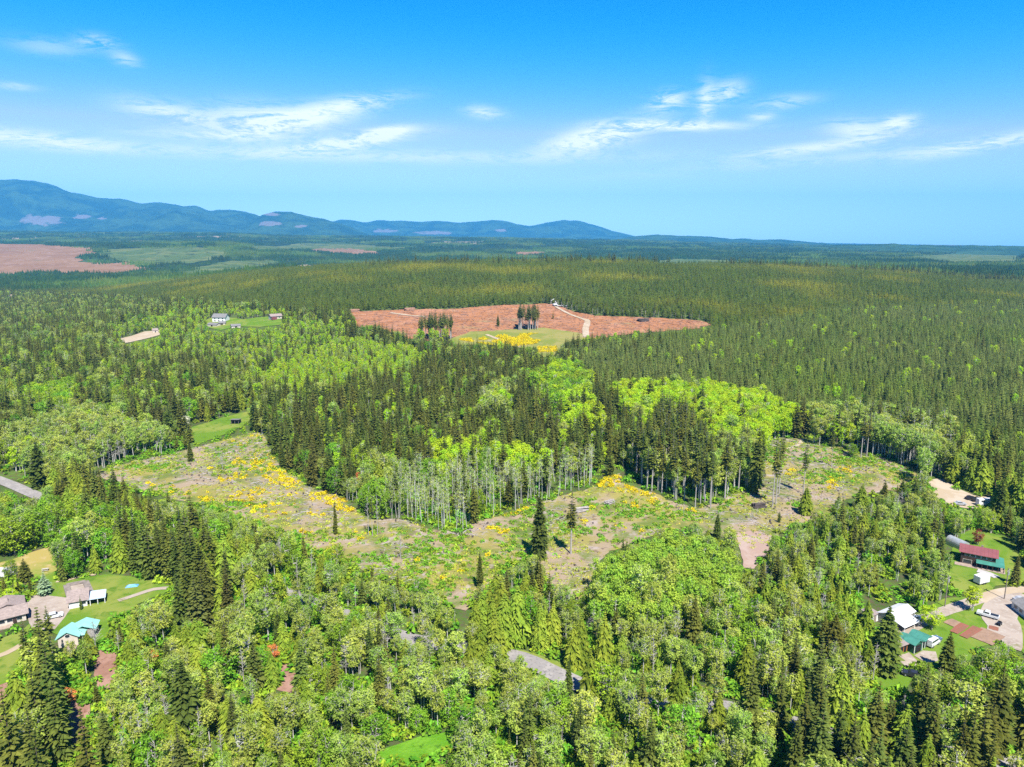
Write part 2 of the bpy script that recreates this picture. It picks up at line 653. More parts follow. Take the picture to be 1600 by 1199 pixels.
def strip(name, pts, width, mat, lift=0.25, kind='structure', step=3.0, wob=0.15):
    """a road or track laid along ground points"""
    P = [p if isinstance(p, Vector) else spot(*p) for p in pts]
    # Catmull-Rom through the points
    C = []
    for i in range(len(P) - 1):
        p0, p1, p2, p3 = P[max(0, i - 1)], P[i], P[i + 1], P[min(len(P) - 1, i + 2)]
        k = max(2, int((p2 - p1).length / step))
        for j in range(k):
            t = j / k
            C.append(0.5 * ((2 * p1) + (p2 - p0) * t + (2 * p0 - 5 * p1 + 4 * p2 - p3) * t * t + (3 * p1 - p0 - 3 * p2 + p3) * t ** 3))
    C.append(P[-1])
    rows = 5
    v, f = [], []
    for i, c in enumerate(C):
        d = C[min(i + 1, len(C) - 1)] - C[max(i - 1, 0)]
        n = Vector((-d.y, d.x, 0)).normalized()
        w = width * (1 + wob * (random.random() - .5))
        for r in range(rows):
            s = r / (rows - 1) - .5
            x, y = c.x + n.x * s * w, c.y + n.y * s * w
            v.append((x, y, float(H(x, y)) + lift + 0.04 * (1 - abs(2 * s))))
    for i in range(len(C) - 1):
        for r in range(rows - 1):
            f.append((i * rows + r, i * rows + r + 1, (i + 1) * rows + r + 1, (i + 1) * rows + r))
    me = mesh_from(name, v, f, mat)
    bm = bmesh.new()
    bm.from_mesh(me)
    for q in bm.faces:
        q.normal_update()
        if q.normal.z < 0:
            q.normal_flip()
    bm.to_mesh(me)
    bm.free()
    return tag(link_mesh(name, me), kind=kind), C


M_LOGGED = ground_mat('logged_ground', [(0.33, 0.285, 0.085),
                                        ((0.38, 0.29, 0.19), 0.035, 0.44, 0.56, 6.0),
                                        ((0.17, 0.21, 0.05), 0.05, 0.46, 0.62, 5.0),
                                        ((0.43, 0.35, 0.30), 0.12, 0.54, 0.68, 5.0),
                                        ((0.14, 0.19, 0.04), 0.045, 0.58, 0.68, 5.0),
                                        ((0.19, 0.135, 0.09), 0.3, 0.56, 0.68, 5.0)], (1.2, 0.7, 0.5))
M_PINK = ground_mat('fresh_clearcut', [(0.41, 0.185, 0.085),
                                       ((0.46, 0.225, 0.125), 0.02, 0.42, 0.62, 5.0),
                                       ((0.31, 0.135, 0.06), 0.06, 0.46, 0.66, 5.0),
                                       ((0.30, 0.24, 0.12), 0.013, 0.6, 0.72, 5.0),
                                       ((0.50, 0.31, 0.18), 0.05, 0.58, 0.72, 5.0)], (0.3, 0.6, 1.0))
M_PINKFAR = ground_mat('old_clearcut', [(0.30, 0.175, 0.09),
                                        ((0.25, 0.14, 0.07), 0.006, 0.42, 0.62, 6.0),
                                        ((0.36, 0.23, 0.16), 0.02, 0.52, 0.68, 6.0),
                                        ((0.22, 0.17, 0.09), 0.009, 0.60, 0.72, 5.0)])
M_MEADOW = ground_mat('meadow_grass', [(0.30, 0.27, 0.085),
                                       ((0.20, 0.235, 0.05), 0.03, 0.42, 0.6, 5.0),
                                       ((0.38, 0.31, 0.16), 0.05, 0.6, 0.72, 4.0)])
M_LAWN = ground_mat('lawn_grass', [(0.135, 0.24, 0.025),
                                   ((0.24, 0.28, 0.055), 0.045, 0.44, 0.62, 4.0),
                                   ((0.10, 0.19, 0.02), 0.25, 0.5, 0.7, 3.0),
                                   ((0.36, 0.29, 0.13), 0.03, 0.64, 0.75, 4.0)], (2.0, 0.4, 0.2))
M_PASTURE = ground_mat('dry_pasture', [(0.40, 0.32, 0.10),
                                       ((0.23, 0.28, 0.05), 0.05, 0.44, 0.6, 4.0),
                                       ((0.47, 0.36, 0.17), 0.3, 0.5, 0.7, 3.0)])
M_GRAVEL = ground_mat('gravel', [(0.43, 0.355, 0.29), ((0.35, 0.28, 0.22), 0.12, 0.45, 0.62, 5.0), ((0.47, 0.41, 0.34), 0.9, 0.5, 0.7, 3.0), ((0.20, 0.20, 0.06), 0.07, 0.6, 0.7, 5.0)])
M_PALEDIRT = ground_mat('pale_dirt', [(0.46, 0.36, 0.24), ((0.52, 0.43, 0.32), 0.1, 0.45, 0.62, 4.0)])
M_SOIL = ground_mat('bare_soil', [(0.31, 0.17, 0.12), ((0.40, 0.24, 0.18), 0.12, 0.44, 0.62, 5.0), ((0.23, 0.12, 0.08), 0.4, 0.55, 0.7, 4.0)], (1.0, 0.5, 0.4))
M_PAD = ground_mat('graded_earth', [(0.40, 0.28, 0.22), ((0.45, 0.34, 0.28), 0.1, 0.45, 0.62, 5.0), ((0.27, 0.25, 0.08), 0.06, 0.58, 0.68, 4.0)], (0.8, 0.4, 0.3))
M_BED = ground_mat('garden_soil', [(0.31, 0.125, 0.085), ((0.25, 0.13, 0.08), 0.5, 0.45, 0.62, 4.0)], (2.0, 0.5, 0.2))
M_ASPHALT = ground_mat('asphalt', [(0.31, 0.285, 0.265), ((0.38, 0.35, 0.32), 0.25, 0.45, 0.62, 4.0), ((0.18, 0.17, 0.16), 1.5, 0.5, 0.75, 3.0)])
M_YOUNG = ground_mat('replanted_slope', [(0.10, 0.15, 0.045), ((0.16, 0.19, 0.06), 0.006, 0.45, 0.6, 6.0), ((0.05, 0.08, 0.03), 0.02, 0.5, 0.66, 5.0)])
M_BRIGHT = ground_mat('lush_grass', [(0.12, 0.30, 0.02), ((0.17, 0.36, 0.03), 0.2, 0.4, 0.6, 4.0), ((0.07, 0.18, 0.015), 0.6, 0.55, 0.7, 4.0)], (1.5, 0.7, 0.5))

# open ground that the photograph shows: outline (photo points) > what lies there
OPEN = {}
OPEN['clearing'] = [(135, 742), (205, 722), (270, 710), (330, 693), (385, 678), (408, 676), (416, 690), (425, 712), (445, 735), (470, 752), (495, 765), (520, 770),
                    (540, 782), (558, 800), (575, 812), (625, 812), (655, 820), (690, 832), (725, 833), (745, 815), (790, 803), (830, 790), (868, 780), (902, 768),
                    (930, 760), (945, 748), (968, 740), (975, 755), (1000, 765), (1035, 778), (1065, 788), (1085, 794), (1120, 790), (1150, 770), (1180, 765), (1192, 745),
                    (1195, 715), (1200, 690), (1222, 684), (1255, 688), (1290, 700), (1320, 700), (1345, 713), (1385, 716), (1402, 726), (1425, 735), (1440, 748),
                    (1425, 758), (1395, 765), (1355, 775), (1310, 785), (1300, 800), (1275, 812), (1240, 822), (1212, 835), (1196, 858), (1165, 858), (1148, 845),
                    (1110, 836), (1060, 828), (1000, 846), (955, 862), (935, 885), (925, 915), (905, 938), (868, 936), (855, 905), (845, 880), (825, 872), (800, 880), (775, 900),
                    (745, 925), (728, 955), (700, 948), (660, 922), (610, 905), (565, 892), (525, 872), (490, 858), (450, 832), (400, 815), (350, 800), (300, 788), (240, 772), (190, 757)]
OPEN['clearcut'] = [(545, 488), (600, 486), (640, 484), (700, 484), (760, 479), (800, 477), (850, 475), (874, 477), (900, 488), (930, 494), (985, 496), (1040, 498),
                    (1095, 502), (1114, 508), (1095, 514), (1035, 519), (985, 523), (930, 529), (895, 531), (905, 522), (850, 514), (780, 518), (735, 520), (700, 531),
                    (668, 533), (640, 530), (600, 514), (560, 512)]
OPEN['broom_meadow'] = [(700, 532), (735, 519), (780, 517), (850, 513), (905, 521), (925, 529), (885, 536), (868, 556), (848, 560), (835, 548), (800, 542), (750, 540), (710, 540)]
OPEN['hill_meadow'] = [(300, 668), (345, 654), (392, 643), (394, 655), (378, 668), (350, 680), (310, 695), (298, 690)]
OPEN['pasture'] = [(-60, 905), (0, 880), (50, 864), (86, 853), (90, 872), (86, 892), (62, 905), (20, 905)]
OPEN['lawn'] = [(62, 905), (86, 893), (100, 908), (165, 898), (205, 900), (262, 915), (292, 914), (262, 925), (215, 945), (200, 958), (180, 972), (165, 1005), (140, 1015), (150, 965),
                (95, 1000), (70, 985), (60, 960), (75, 935), (66, 918)]
OPEN['lower_lawn'] = [(-60, 1015), (-10, 1005), (35, 985), (52, 970), (44, 1000), (38, 1040), (12, 1066), (-60, 1090)]
OPEN['yard'] = [(40, 932), (70, 931), (108, 935), (110, 953), (96, 972), (85, 985), (50, 985), (40, 960)]
OPEN['red_house_lawn'] = [(1488, 862), (1502, 836), (1522, 828), (1545, 833), (1575, 840), (1590, 852), (1600, 880), (1640, 905), (1600, 912), (1560, 918), (1535, 930), (1500, 924), (1484, 905)]
OPEN['upper_lot'] = [(1448, 752), (1480, 748), (1494, 765), (1530, 776), (1562, 776), (1556, 792), (1520, 796), (1478, 790), (1462, 775)]
OPEN['lower_yard'] = [(1395, 992), (1415, 975), (1440, 955), (1475, 935), (1520, 930), (1560, 920), (1640, 925), (1700, 960), (1700, 1010), (1600, 1024), (1575, 1000), (1530, 1012), (1505, 1035), (1470, 1045),
                      (1440, 1050), (1405, 1035), (1398, 1015)]
OPEN['lower_meadow'] = [(1360, 1062), (1380, 1050), (1410, 1055), (1428, 1062), (1415, 1078), (1378, 1080)]
OPEN['soil_a'] = [(140, 1028), (158, 1016), (184, 1022), (182, 1050), (176, 1080), (160, 1086), (148, 1062)]
OPEN['soil_b'] = [(92, 1116), (110, 1098), (144, 1100), (140, 1130), (124, 1172), (104, 1190), (94, 1160)]
OPEN['soil_c'] = [(-40, 1072), (12, 1062), (18, 1095), (4, 1135), (-40, 1155)]
OPEN['soil_d'] = [(432, 1042), (450, 1034), (466, 1055), (458, 1084), (438, 1078)]
OPEN['pad'] = [(1147, 834), (1180, 830), (1206, 838), (1204, 860), (1190, 875), (1178, 890), (1162, 888), (1158, 862)]
OPEN['lush'] = [(575, 1185), (600, 1168), (660, 1150), (705, 1140), (715, 1160), (690, 1180), (640, 1195), (585, 1205)]
OPEN['road_gap'] = [(806, 1029), (825, 1023), (880, 1044), (912, 1062), (903, 1072), (868, 1058), (822, 1042)]
OPEN['road_gap_left'] = [(-40, 735), (0, 742), (35, 758), (70, 772), (62, 780), (20, 772), (-40, 755)]
OPEN['road_gap_right'] = [(1128, 1098), (1142, 1098), (1150, 1110), (1138, 1118)]
OPEN['homestead'] = [(322, 500), (340, 494), (380, 500), (410, 496), (440, 498), (438, 508), (405, 512), (370, 511), (345, 517), (322, 513)]
OPEN['homestead_drive'] = [(188, 530), (225, 519), (250, 517), (250, 524), (220, 532), (195, 537)]

drape('logged_ground', OPEN['clearing'], M_LOGGED, 0.16, 3.0, 2.5, seed=2)
drape('clearcut', OPEN['clearcut'], M_PINK, 0.5, 8.0, 7.0, seed=3)
drape('broom_meadow', OPEN['broom_meadow'], M_MEADOW, 0.75, 10.0, 3.0, seed=4)
drape('hill_meadow', OPEN['hill_meadow'], M_LAWN, 0.3, 6.0, 2.0, seed=5)
drape('pasture', OPEN['pasture'], M_PASTURE, 0.16, 4.0, 1.5, seed=6)
drape('lawn', OPEN['lawn'], M_LAWN, 0.18, 4.0, 1.0, seed=7)
drape('lawn', OPEN['lower_lawn'], M_LAWN, 0.18, 4.0, 1.0, seed=8)
drape('gravel_yard', OPEN['yard'], M_GRAVEL, 0.22, 4.0, 0.8, seed=9)
drape('lawn', OPEN['red_house_lawn'], M_LAWN, 0.18, 4.0, 1.5, seed=10)
drape('gravel_yard', OPEN['upper_lot'], M_PALEDIRT, 0.2, 4.0, 1.5, seed=11)
drape('meadow', OPEN['lower_yard'], M_LAWN, 0.16, 4.0, 1.5, seed=12)
drape('meadow', OPEN['lower_meadow'], M_LAWN, 0.16, 4.0, 1.2, seed=13)
for k_, s_ in (('soil_a', 14), ('soil_b', 15), ('soil_c', 16), ('soil_d', 17)):
    drape('bare_soil', OPEN[k_], M_SOIL, 0.16, 3.0, 1.5, seed=s_)
drape('graded_earth', OPEN['pad'], M_PAD, 0.24, 3.0, 0.8, seed=18)
drape('lush_grass', OPEN['lush'], M_BRIGHT, 0.16, 3.0, 1.5, seed=19)
drape('homestead_lawn', OPEN['homestead'], M_LAWN, 0.5, 10.0, 3.0, seed=20)
drape('homestead_drive', OPEN['homestead_drive'], M_PALEDIRT, 0.5, 10.0, 2.0, seed=21)
# far logged slopes and fields beyond the ridge
FAR_OPEN = {
    'far_clearcut': ([(-120, 380), (0, 381), (65, 382), (145, 388), (150, 397), (118, 402), (132, 411), (165, 412), (195, 410), (236, 420), (225, 425), (170, 428), (60, 426), (0, 432), (-120, 430)], M_PINKFAR),
    'far_field': ([(470, 391), (500, 388), (545, 388), (585, 393), (590, 397), (560, 399), (520, 396)], M_PINKFAR),
    'far_field_b': ([(458, 418), (480, 414), (496, 416), (490, 421), (462, 422)], M_PALEDIRT),
    'far_field_c': ([(800, 394), (840, 393), (852, 395), (840, 399), (806, 398)], M_PINKFAR),
    'far_track': ([(140, 438), (180, 432), (186, 434), (150, 441)], M_PALEDIRT),
    'far_track_b': ([(10, 470), (20, 460), (26, 461), (18, 474)], M_PALEDIRT),
    'far_regrowth': ([(150, 400), (165, 390), (260, 386), (350, 390), (360, 402), (300, 412), (240, 414), (190, 408)], M_YOUNG),
    'far_regrowth_b': ([(380, 384), (470, 380), (560, 382), (640, 388), (600, 390), (480, 390), (400, 392)], M_YOUNG),
    'far_regrowth_c': ([(1000, 410), (1060, 404), (1140, 406), (1180, 412), (1120, 416), (1030, 416)], M_YOUNG),
    'far_regrowth_d': ([(1400, 402), (1500, 396), (1600, 399), (1600, 412), (1480, 412)], M_YOUNG),
    'far_regrowth_e': ([(280, 425), (350, 410), (430, 406), (440, 412), (370, 424), (310, 432)], M_YOUNG),
    'pale_strip': ([(1470, 437), (1560, 438), (1640, 438), (1640, 441), (1560, 441), (1480, 440)], M_MEADOW),
}
for i_, (k_, (poly_, mat_)) in enumerate(FAR_OPEN.items()):
    drape('far_clearing' if 'clear' in k_ else 'far_field', poly_, mat_, 1.5, 30.0, 32.0, seed=30 + i_)

# roads and tracks
strip('road', [(-260, 670), (-60, 730), (10, 755), (50, 772), (110, 795), (200, 830), (290, 858), (350, 884), (420, 915), (520, 955), (640, 1000), (735, 1014), (815, 1030), (870, 1055), (925, 1078), (1010, 1098), (1140, 1109), (1220, 1128), (1320, 1150), (1450, 1175), (1700, 1215)],
      5.8, M_ASPHALT, 0.30, wob=0.02)
strip('road_verge', [(800, 1019), (850, 1034), (900, 1054), (960, 1078)], 4.0, M_LAWN, 0.2)
strip('gravel_drive', [(1395, 995), (1425, 980), (1460, 962), (1500, 948), (1530, 937)], 4.2, M_GRAVEL, 0.26)
strip('gravel_drive', [(1530, 940), (1560, 927), (1640, 918)], 4.0, M_PALEDIRT, 0.26)
strip('dirt_track', [(1565, 1010), (1570, 985), (1560, 962), (1575, 945), (1610, 935)], 9.0, M_GRAVEL, 0.26)
strip('gravel_path', [(88, 910), (105, 908), (130, 901), (150, 899)], 1.4, M_PALEDIRT, 0.28)
strip('gravel_path', [(185, 940), (215, 930), (240, 922), (262, 920)], 2.0, M_GRAVEL, 0.28)
strip('gravel_path', [(-20, 1032), (10, 1022), (35, 1008)], 2.2, M_PALEDIRT, 0.28)
strip('dirt_track', [(1228, 702), (1245, 697), (1253, 690), (1251, 685)], 2.2, M_PALEDIRT, 0.3)
strip('dirt_track', [(916, 528), (915, 515), (918, 503), (912, 500)], 7.0, M_PALEDIRT, 1.0)
strip('dirt_track', [(912, 500), (890, 492), (868, 480)], 4.0, M_PALEDIRT, 1.0)
strip('dirt_track', [(610, 490), (640, 494), (665, 496)], 5.0, M_PALEDIRT, 1.0)
strip('dirt_track', [(760, 524), (780, 532), (812, 543)], 4.0, M_PALEDIRT, 1.0)
for b_ in ([(1490, 990), (1508, 977)], [(1505, 997), (1528, 982)], [(1545, 981), (1560, 985)]):
    strip('garden_bed', b_, 2.4, M_BED, 0.32, wob=0.3)
for b_ in ([(1483, 978), (1496, 972)], [(1525, 1000), (1545, 986)], [(1540, 1006), (1560, 992)]):
    strip('garden_bed', b_, 3.4, solid('tilled_soil', (.30, .19, .12)), 0.3, wob=0.3)

# ------------------------------------------------------------------ buildings
M_WHITE = solid('white_paint', (0.78, 0.77, 0.74), 0.6, vary=.05)
M_WMETAL = solid('white_metal', (0.74, 0.73, 0.71), 0.45, vary=.10, scale=.6)
M_DARKWOOD = solid('dark_stained_wood', (0.055, 0.035, 0.025), 0.8, vary=.25)
M_CREAM = solid('cream_siding', (0.62, 0.54, 0.45), 0.7, vary=.08)
M_REDROOF = solid('red_metal_roof', (0.235, 0.075, 0.075), 0.5, vary=.12, scale=.4)
M_GREENROOF = solid('green_metal_roof', (0.06, 0.23, 0.17), 0.5, vary=.15, scale=.5)
M_DKGREEN = solid('green_metal_wall', (0.022, 0.12, 0.075), 0.5, vary=.15)
M_TEAL = solid('teal_metal_roof', (0.30, 0.62, 0.53), 0.4, vary=.10, scale=.3)
M_BROWNROOF = solid('weathered_shingles', (0.30, 0.235, 0.205), 0.85, vary=.2, scale=1.5)
M_GREYROOF = solid('grey_shingles', (0.20, 0.19, 0.18), 0.85, vary=.2, scale=1.5)
M_BLUEGREY = solid('pale_metal_sheet', (0.50, 0.60, 0.68), 0.4, vary=.08)
M_ORANGE = solid('orange_cedar_wall', (0.42, 0.15, 0.045), 0.7, vary=.2)
M_GLASS = solid('window_glass', (0.03, 0.04, 0.05), 0.12, vary=.1, spec=.6)
M_STONE = solid('stone_facing', (0.36, 0.33, 0.30), 0.8, vary=.3, scale=2.0)
M_DECK = solid('deck_boards', (0.36, 0.27, 0.21), 0.8, vary=.2)
M_CONC = solid('concrete', (0.45, 0.42, 0.39), 0.85, vary=.1)
M_RUBBER = solid('rubber', (0.02, 0.02, 0.02), 0.8)
M_DARK = solid('painted_interior_shade', (0.015, 0.013, 0.012), 0.9)  # near-black colour standing in for the shade inside shed openings
M_GALV = solid('galvanised_sheet', (0.5, 0.52, 0.52), 0.4, metal=.4)
M_BLACK = solid('black_paint', (0.02, 0.022, 0.026), 0.35)
M_WEATHER = solid('weathered_timber', (0.24, 0.20, 0.17), 0.85, vary=.25)
M_YELLOWM = solid('yellow_machine_paint', (0.5, 0.42, 0.28), 0.5)
M_TARP = solid('blue_tarpaulin', (0.12, 0.33, 0.55), 0.5)


def frame(name, A, B):
    """an Empty on the ground at the middle of the front wall, x along the front, y away from the viewer"""
    a, b = spot(*A), spot(*B)
    d = b - a
    d.z = 0
    mid = (a + b) / 2
    mid.z = float(H(mid.x, mid.y)) + 0.15
    return empty(name, mid, math.atan2(d.y, d.x)), d.length


def window(root, face, s, z, w, h, W_, D, mat=M_WHITE):
    """a window with frame and pane on a wall: face f(ront) b(ack) l(eft) r(ight); s along the wall"""
    def place(mb, g, w_, h_):
        if face == 'f':
            mb.box(s - w_ / 2, s + w_ / 2, -g, 0.05, z - h_ / 2, z + h_ / 2)
        elif face == 'b':
            mb.box(s - w_ / 2, s + w_ / 2, D - .05, D + g, z - h_ / 2, z + h_ / 2)
        elif face == 'l':
            mb.box(-W_ / 2 - g, -W_ / 2 + .05, s - w_ / 2, s + w_ / 2, z - h_ / 2, z + h_ / 2)
        else:
            mb.box(W_ / 2 - .05, W_ / 2 + g, s - w_ / 2, s + w_ / 2, z - h_ / 2, z + h_ / 2)
        return mb
    fr = place(MB(), 0.06, w + .24, h + .24).build('window', mat, root)
    place(MB(), 0.09, w, h).build('pane', M_GLASS, fr)


def door(root, face, s, w, h, W_, D, mat=M_DARKWOOD, z0=0.0):
    mb = MB()
    if face == 'f':
        mb.box(s - w / 2, s + w / 2, -.08, .05, z0, z0 + h)
    elif face == 'l':
        mb.box(-W_ / 2 - .08, -W_ / 2 + .05, s - w / 2, s + w / 2, z0, z0 + h)
    elif face == 'r':
        mb.box(W_ / 2 - .05, W_ / 2 + .08, s - w / 2, s + w / 2, z0, z0 + h)
    return mb.build('door', mat, root)


def gable(root, W_, D, h, rh, wall, roof, over=.6, axis='x', y0=0.0, x0=0.0, z0=0.0, seams=None):
    """walls with gable ends and a two-slope roof; ridge along axis"""
    mb = MB()
    l, r = x0 - W_ / 2, x0 + W_ / 2
    if axis == 'x':
        mb.prism([(y0, z0), (y0 + D, z0), (y0 + D, z0 + h), (y0 + D / 2, z0 + h + rh), (y0, z0 + h)], 'x', l, r)
    else:
        mb.prism([(l, z0), (r, z0), (r, z0 + h), (x0, z0 + h + rh), (l, z0 + h)], 'y', y0, y0 + D)
    wl = mb.build('wall', wall, root)
    rb = MB()
    if axis == 'x':
        k = rh / (D / 2)
        e = over
        yf, yb, ym = y0 - e, y0 + D + e, y0 + D / 2
        ze, zm = z0 + h - k * e + .2, z0 + h + rh + .2
        rb.slab([(l - e, yf, ze), (r + e, yf, ze), (r + e, ym, zm), (l - e, ym, zm)], .16)
        rb.slab([(l - e, ym, zm), (r + e, ym, zm), (r + e, yb, ze), (l - e, yb, ze)], .16)
    else:
        k = rh / (W_ / 2)
        e = over
        ze, zm = z0 + h - k * e + .2, z0 + h + rh + .2
        rb.slab([(l - e, y0 - e, ze), (x0, y0 - e, zm), (x0, y0 + D + e, zm), (l - e, y0 + D + e, ze)], .16)
        rb.slab([(x0, y0 - e, zm), (r + e, y0 - e, ze), (r + e, y0 + D + e, ze), (x0, y0 + D + e, zm)], .16)
    rf = rb.build('roof', roof, root)
    if seams:
        sb = MB()
        n = int((W_ if axis == 'x' else D) / seams)
        for i in range(n + 1):
            if axis == 'x':
                x = l + W_ * i / n
                sb.slab([(x - .03, yf, ze + .06), (x + .03, yf, ze + .06), (x + .03, ym, zm + .06), (x - .03, ym, zm + .06)], .05)
                sb.slab([(x - .03, ym, zm + .06), (x + .03, ym, zm + .06), (x + .03, yb, ze + .06), (x - .03, yb, ze + .06)], .05)
            else:
                y = y0 + D * i / n
                sb.slab([(l - e, y - .03, ze + .06), (x0, y - .03, zm + .06), (x0, y + .03, zm + .06), (l - e, y + .03, ze + .06)], .05)
                sb.slab([(x0, y - .03, zm + .06), (r + e, y - .03, ze + .06), (r + e, y + .03, ze + .06), (x0, y + .03, zm + .06)], .05)
        tag(sb.build('roof_seams', roof, rf), kind='stuff')
    return wl, rf


# red-roofed two-storey house with a wrap-around green porch
t, Wd = frame('house', (1500, 880), (1554, 891))
tag(t, 'long two-storey dark wood house with red roof and green porch roof', 'house')
t.scale = (1, .80, .76)
Dp = 8.5
gable(t, Wd, Dp, 5.6, 1.9, M_DARKWOOD, M_REDROOF, .7, seams=1.0)
for i in range(5):
    window(t, 'f', -Wd / 2 + 1.8 + i * (Wd - 3.6) / 4, 4.5, 1.3, 1.0, Wd, Dp)
window(t, 'f', -Wd / 2 + 2.0, 1.4, 2.4, 1.6, Wd, Dp, M_CREAM)
for s in (2.4, 5.8):
    window(t, 'r', s, 5.0, 1.1, 1.7, Wd, Dp)
door(t, 'f', 1.0, 1.0, 2.1, Wd, Dp, M_GLASS)
door(t, 'f', 3.6, 1.8, 2.1, Wd, Dp, M_GLASS)
pl, pr = -Wd / 2 + 4.5, Wd / 2 + 2.6
MB().slab([(pl, -2.8, 2.55), (pr, -2.8, 2.55), (Wd / 2 + .01, -.02, 3.2), (pl, -.02, 3.2)], .14).slab(
    [(pr, -2.8, 2.55), (pr, Dp, 2.55), (Wd / 2 + .02, Dp, 3.2), (Wd / 2 + .02, -.02, 3.2)], .14).build('porch_roof', M_GREENROOF, t)
for i in range(6):
    x = pl + .2 + (pr - pl - .4) * i / 5
    MB().box(x - .1, x + .1, -2.7, -2.5, 0.2, 2.45).build('post', M_DARKWOOD, t)
for y in (1.0, 4.4, 8.2):
    MB().box(pr - .3, pr - .1, y - .1, y + .1, 0.2, 2.4).build('post', M_DARKWOOD, t)
MB().box(-Wd / 2 - 1.6, pr + .3, -3.2, -.03, -.5, .2).box(Wd / 2 + .03, pr + .3, .0, Dp, -.5, .2).build('deck', M_DECK, t)
MB().box(.6, 1.2, Dp * .5 + .4, Dp * .5 + 1.0, 6.6, 8.2).build('chimney', M_WEATHER, t)
# slab of patio in front of it
t = strip('patio', [(1527, 893), (1545, 898), (1558, 904)], 3.0, M_CONC, 0.35, wob=.2)[0]

# arched metal shed behind the red-roofed house
t, Wd = frame('shed', (1502.5, 862), (1515, 860))
tag(t, 'small round-topped pale metal shed behind the red-roofed house', 'shed')
arc = [(Wd / 2 * math.cos(a), 1.2 + 1.9 * math.sin(a)) for a in np.linspace(0, math.pi, 11)]
MB().prism([(Wd / 2, 0)] + arc + [(-Wd / 2, 0)], 'y', 0, 7).build('shell', M_GALV, t)
MB().box(-Wd * .28, Wd * .28, -.06, .05, 0, 1.9).build('door', M_DARK, t)  # flat dark panel, doorway shade painted on

# white cargo trailer on the lawn
t, Wd = frame('cargo_trailer', (1530.5, 916.5), (1546, 912.5))
tag(t, 'small white box trailer on the lawn below the red-roofed house', 'trailer')
MB().box(-Wd / 2, Wd / 2, 0, 2.3, .55, 2.9).build('body', M_WMETAL, t)
MB().box(-Wd / 2 - .03, -Wd / 2 + .02, .2, 2.1, .7, 2.7).build('door', M_WHITE, t)
for x in (-.5, .5):
    for y in (.1, 2.2):
        MB().tube((x, y - .12, .35), (x, y + .12, .35), .35, .35, 10).build('wheel', M_RUBBER, t)
MB().tube((Wd / 2, 1.15, .5), (Wd / 2 + 1.2, 1.15, .45), .06, .06).build('tow_bar', M_BLACK, t)

# white metal barn with a lean-to
t, Wd = frame('barn', (1396, 983), (1428, 969))
tag(t, 'white metal barn with a lean-to roof behind the big fir', 'barn')
t.scale = (1, .85, .8)
gable(t, Wd, 6.0, 3.2, 1.3, M_CREAM, M_WMETAL, .4, seams=1.0)
MB().slab([(-Wd / 2, -3.8, 2.1), (Wd * .25, -3.8, 2.1), (Wd * .25, -.25, 3.0), (-Wd / 2, -.25, 3.0)], .12).build('lean_to_roof', M_WMETAL, t)
for x in (-Wd / 2 + .3, 0, Wd * .25 - .3):
    MB().box(x - .08, x + .08, -3.6, -3.4, 0, 2.1).build('post', M_WHITE, t)
door(t, 'f', Wd * .36, 1.2, 2.1, Wd, 6.0, M_BROWNROOF)
window(t, 'r', 4.2, 1.9, 1.2, 1.0, Wd, 6.0)
door(t, 'r', 1.8, 1.1, 2.1, Wd, 6.0, M_WHITE)
t, Wd = frame('shed', (1361, 975), (1372, 971))
tag(t, 'small white flat-roofed shed left of the big fir by the white barn', 'shed')
MB().box(-Wd / 2, Wd / 2, 0, 3.2, 0, 2.4).build('wall', M_WHITE, t)
MB().slab([(-Wd / 2 - .3, -.3, 2.5), (Wd / 2 + .3, -.3, 2.5), (Wd / 2 + .3, 3.5, 2.8), (-Wd / 2 - .3, 3.5, 2.8)], .1).build('roof', M_BROWNROOF, t)
MB().box(-.6, .5, -.06, .03, 0, 2.0).build('door', M_BROWNROOF, t)

# the two green sheds and the orange one beside them
def end_gable(name, label, L, C, R, h, rh, wall, roof, open_mat, extra=0.0):
    """a shed whose gable end C-R faces the viewer and whose long side L-C runs back to the left"""
    l, c, r = spot(*L), spot(*C), spot(*R)
    d = r - c
    d.z = 0
    Wn = d.length
    rz = math.atan2(d.y, d.x)
    mid = (c + r) / 2
    t_ = empty(name, (mid.x, mid.y, float(H(mid.x, mid.y)) + .15), rz)
    s = l - c
    Dn = abs(-math.sin(rz) * s.x + math.cos(rz) * s.y) + extra
    tag(t_, label, 'shed')
    t_.scale = (1, 1, .78)
    gable(t_, Wn, Dn, h, rh, wall, roof, .35, axis='y', seams=.9)
    MB().box(-Wn * .32, Wn * .32, -.07, .05, 0, h * .82).build('door', open_mat, t_)  # no real opening: shade of the open front painted on a panel
    for x_ in (-Wn / 2 + .035, Wn / 2 - .035):
        MB().box(x_ - .085, x_ + .085, -.1, .02, 0, h).build('corner_trim', M_WHITE, t_)
    return t_, Wn, Dn


t, Wn, Dn = end_gable('shed', 'green shed with open front, nearer of the two green sheds', (1409, 1013), (1427.5, 1023), (1440, 1017), 3.4, 1.0, M_DKGREEN, M_GREENROOF, M_DARK, 1)
t, Wn, Dn = end_gable('shed', 'green-roofed shed farther back, beside the parked cars and garden', (1428, 1005), (1444, 1014), (1454, 1007.5), 2.9, .9, M_DKGREEN, M_GREENROOF, M_DARK, 1)
t, Wd = frame('shed', (1398, 1026), (1417, 1018.5))
tag(t, 'low orange wooden shed with grey roof left of the green sheds', 'shed')
MB().prism([(0, 0), (5, 0), (5, 3.0), (0, 2.4)], 'x', -Wd / 2, Wd / 2).build('wall', M_ORANGE, t)
MB().slab([(-Wd / 2 - .4, -.5, 2.5), (Wd / 2 + .4, -.5, 2.5), (Wd / 2 + .4, 5.4, 3.25), (-Wd / 2 - .4, 5.4, 3.25)], .14).build('roof', M_BROWNROOF, t)
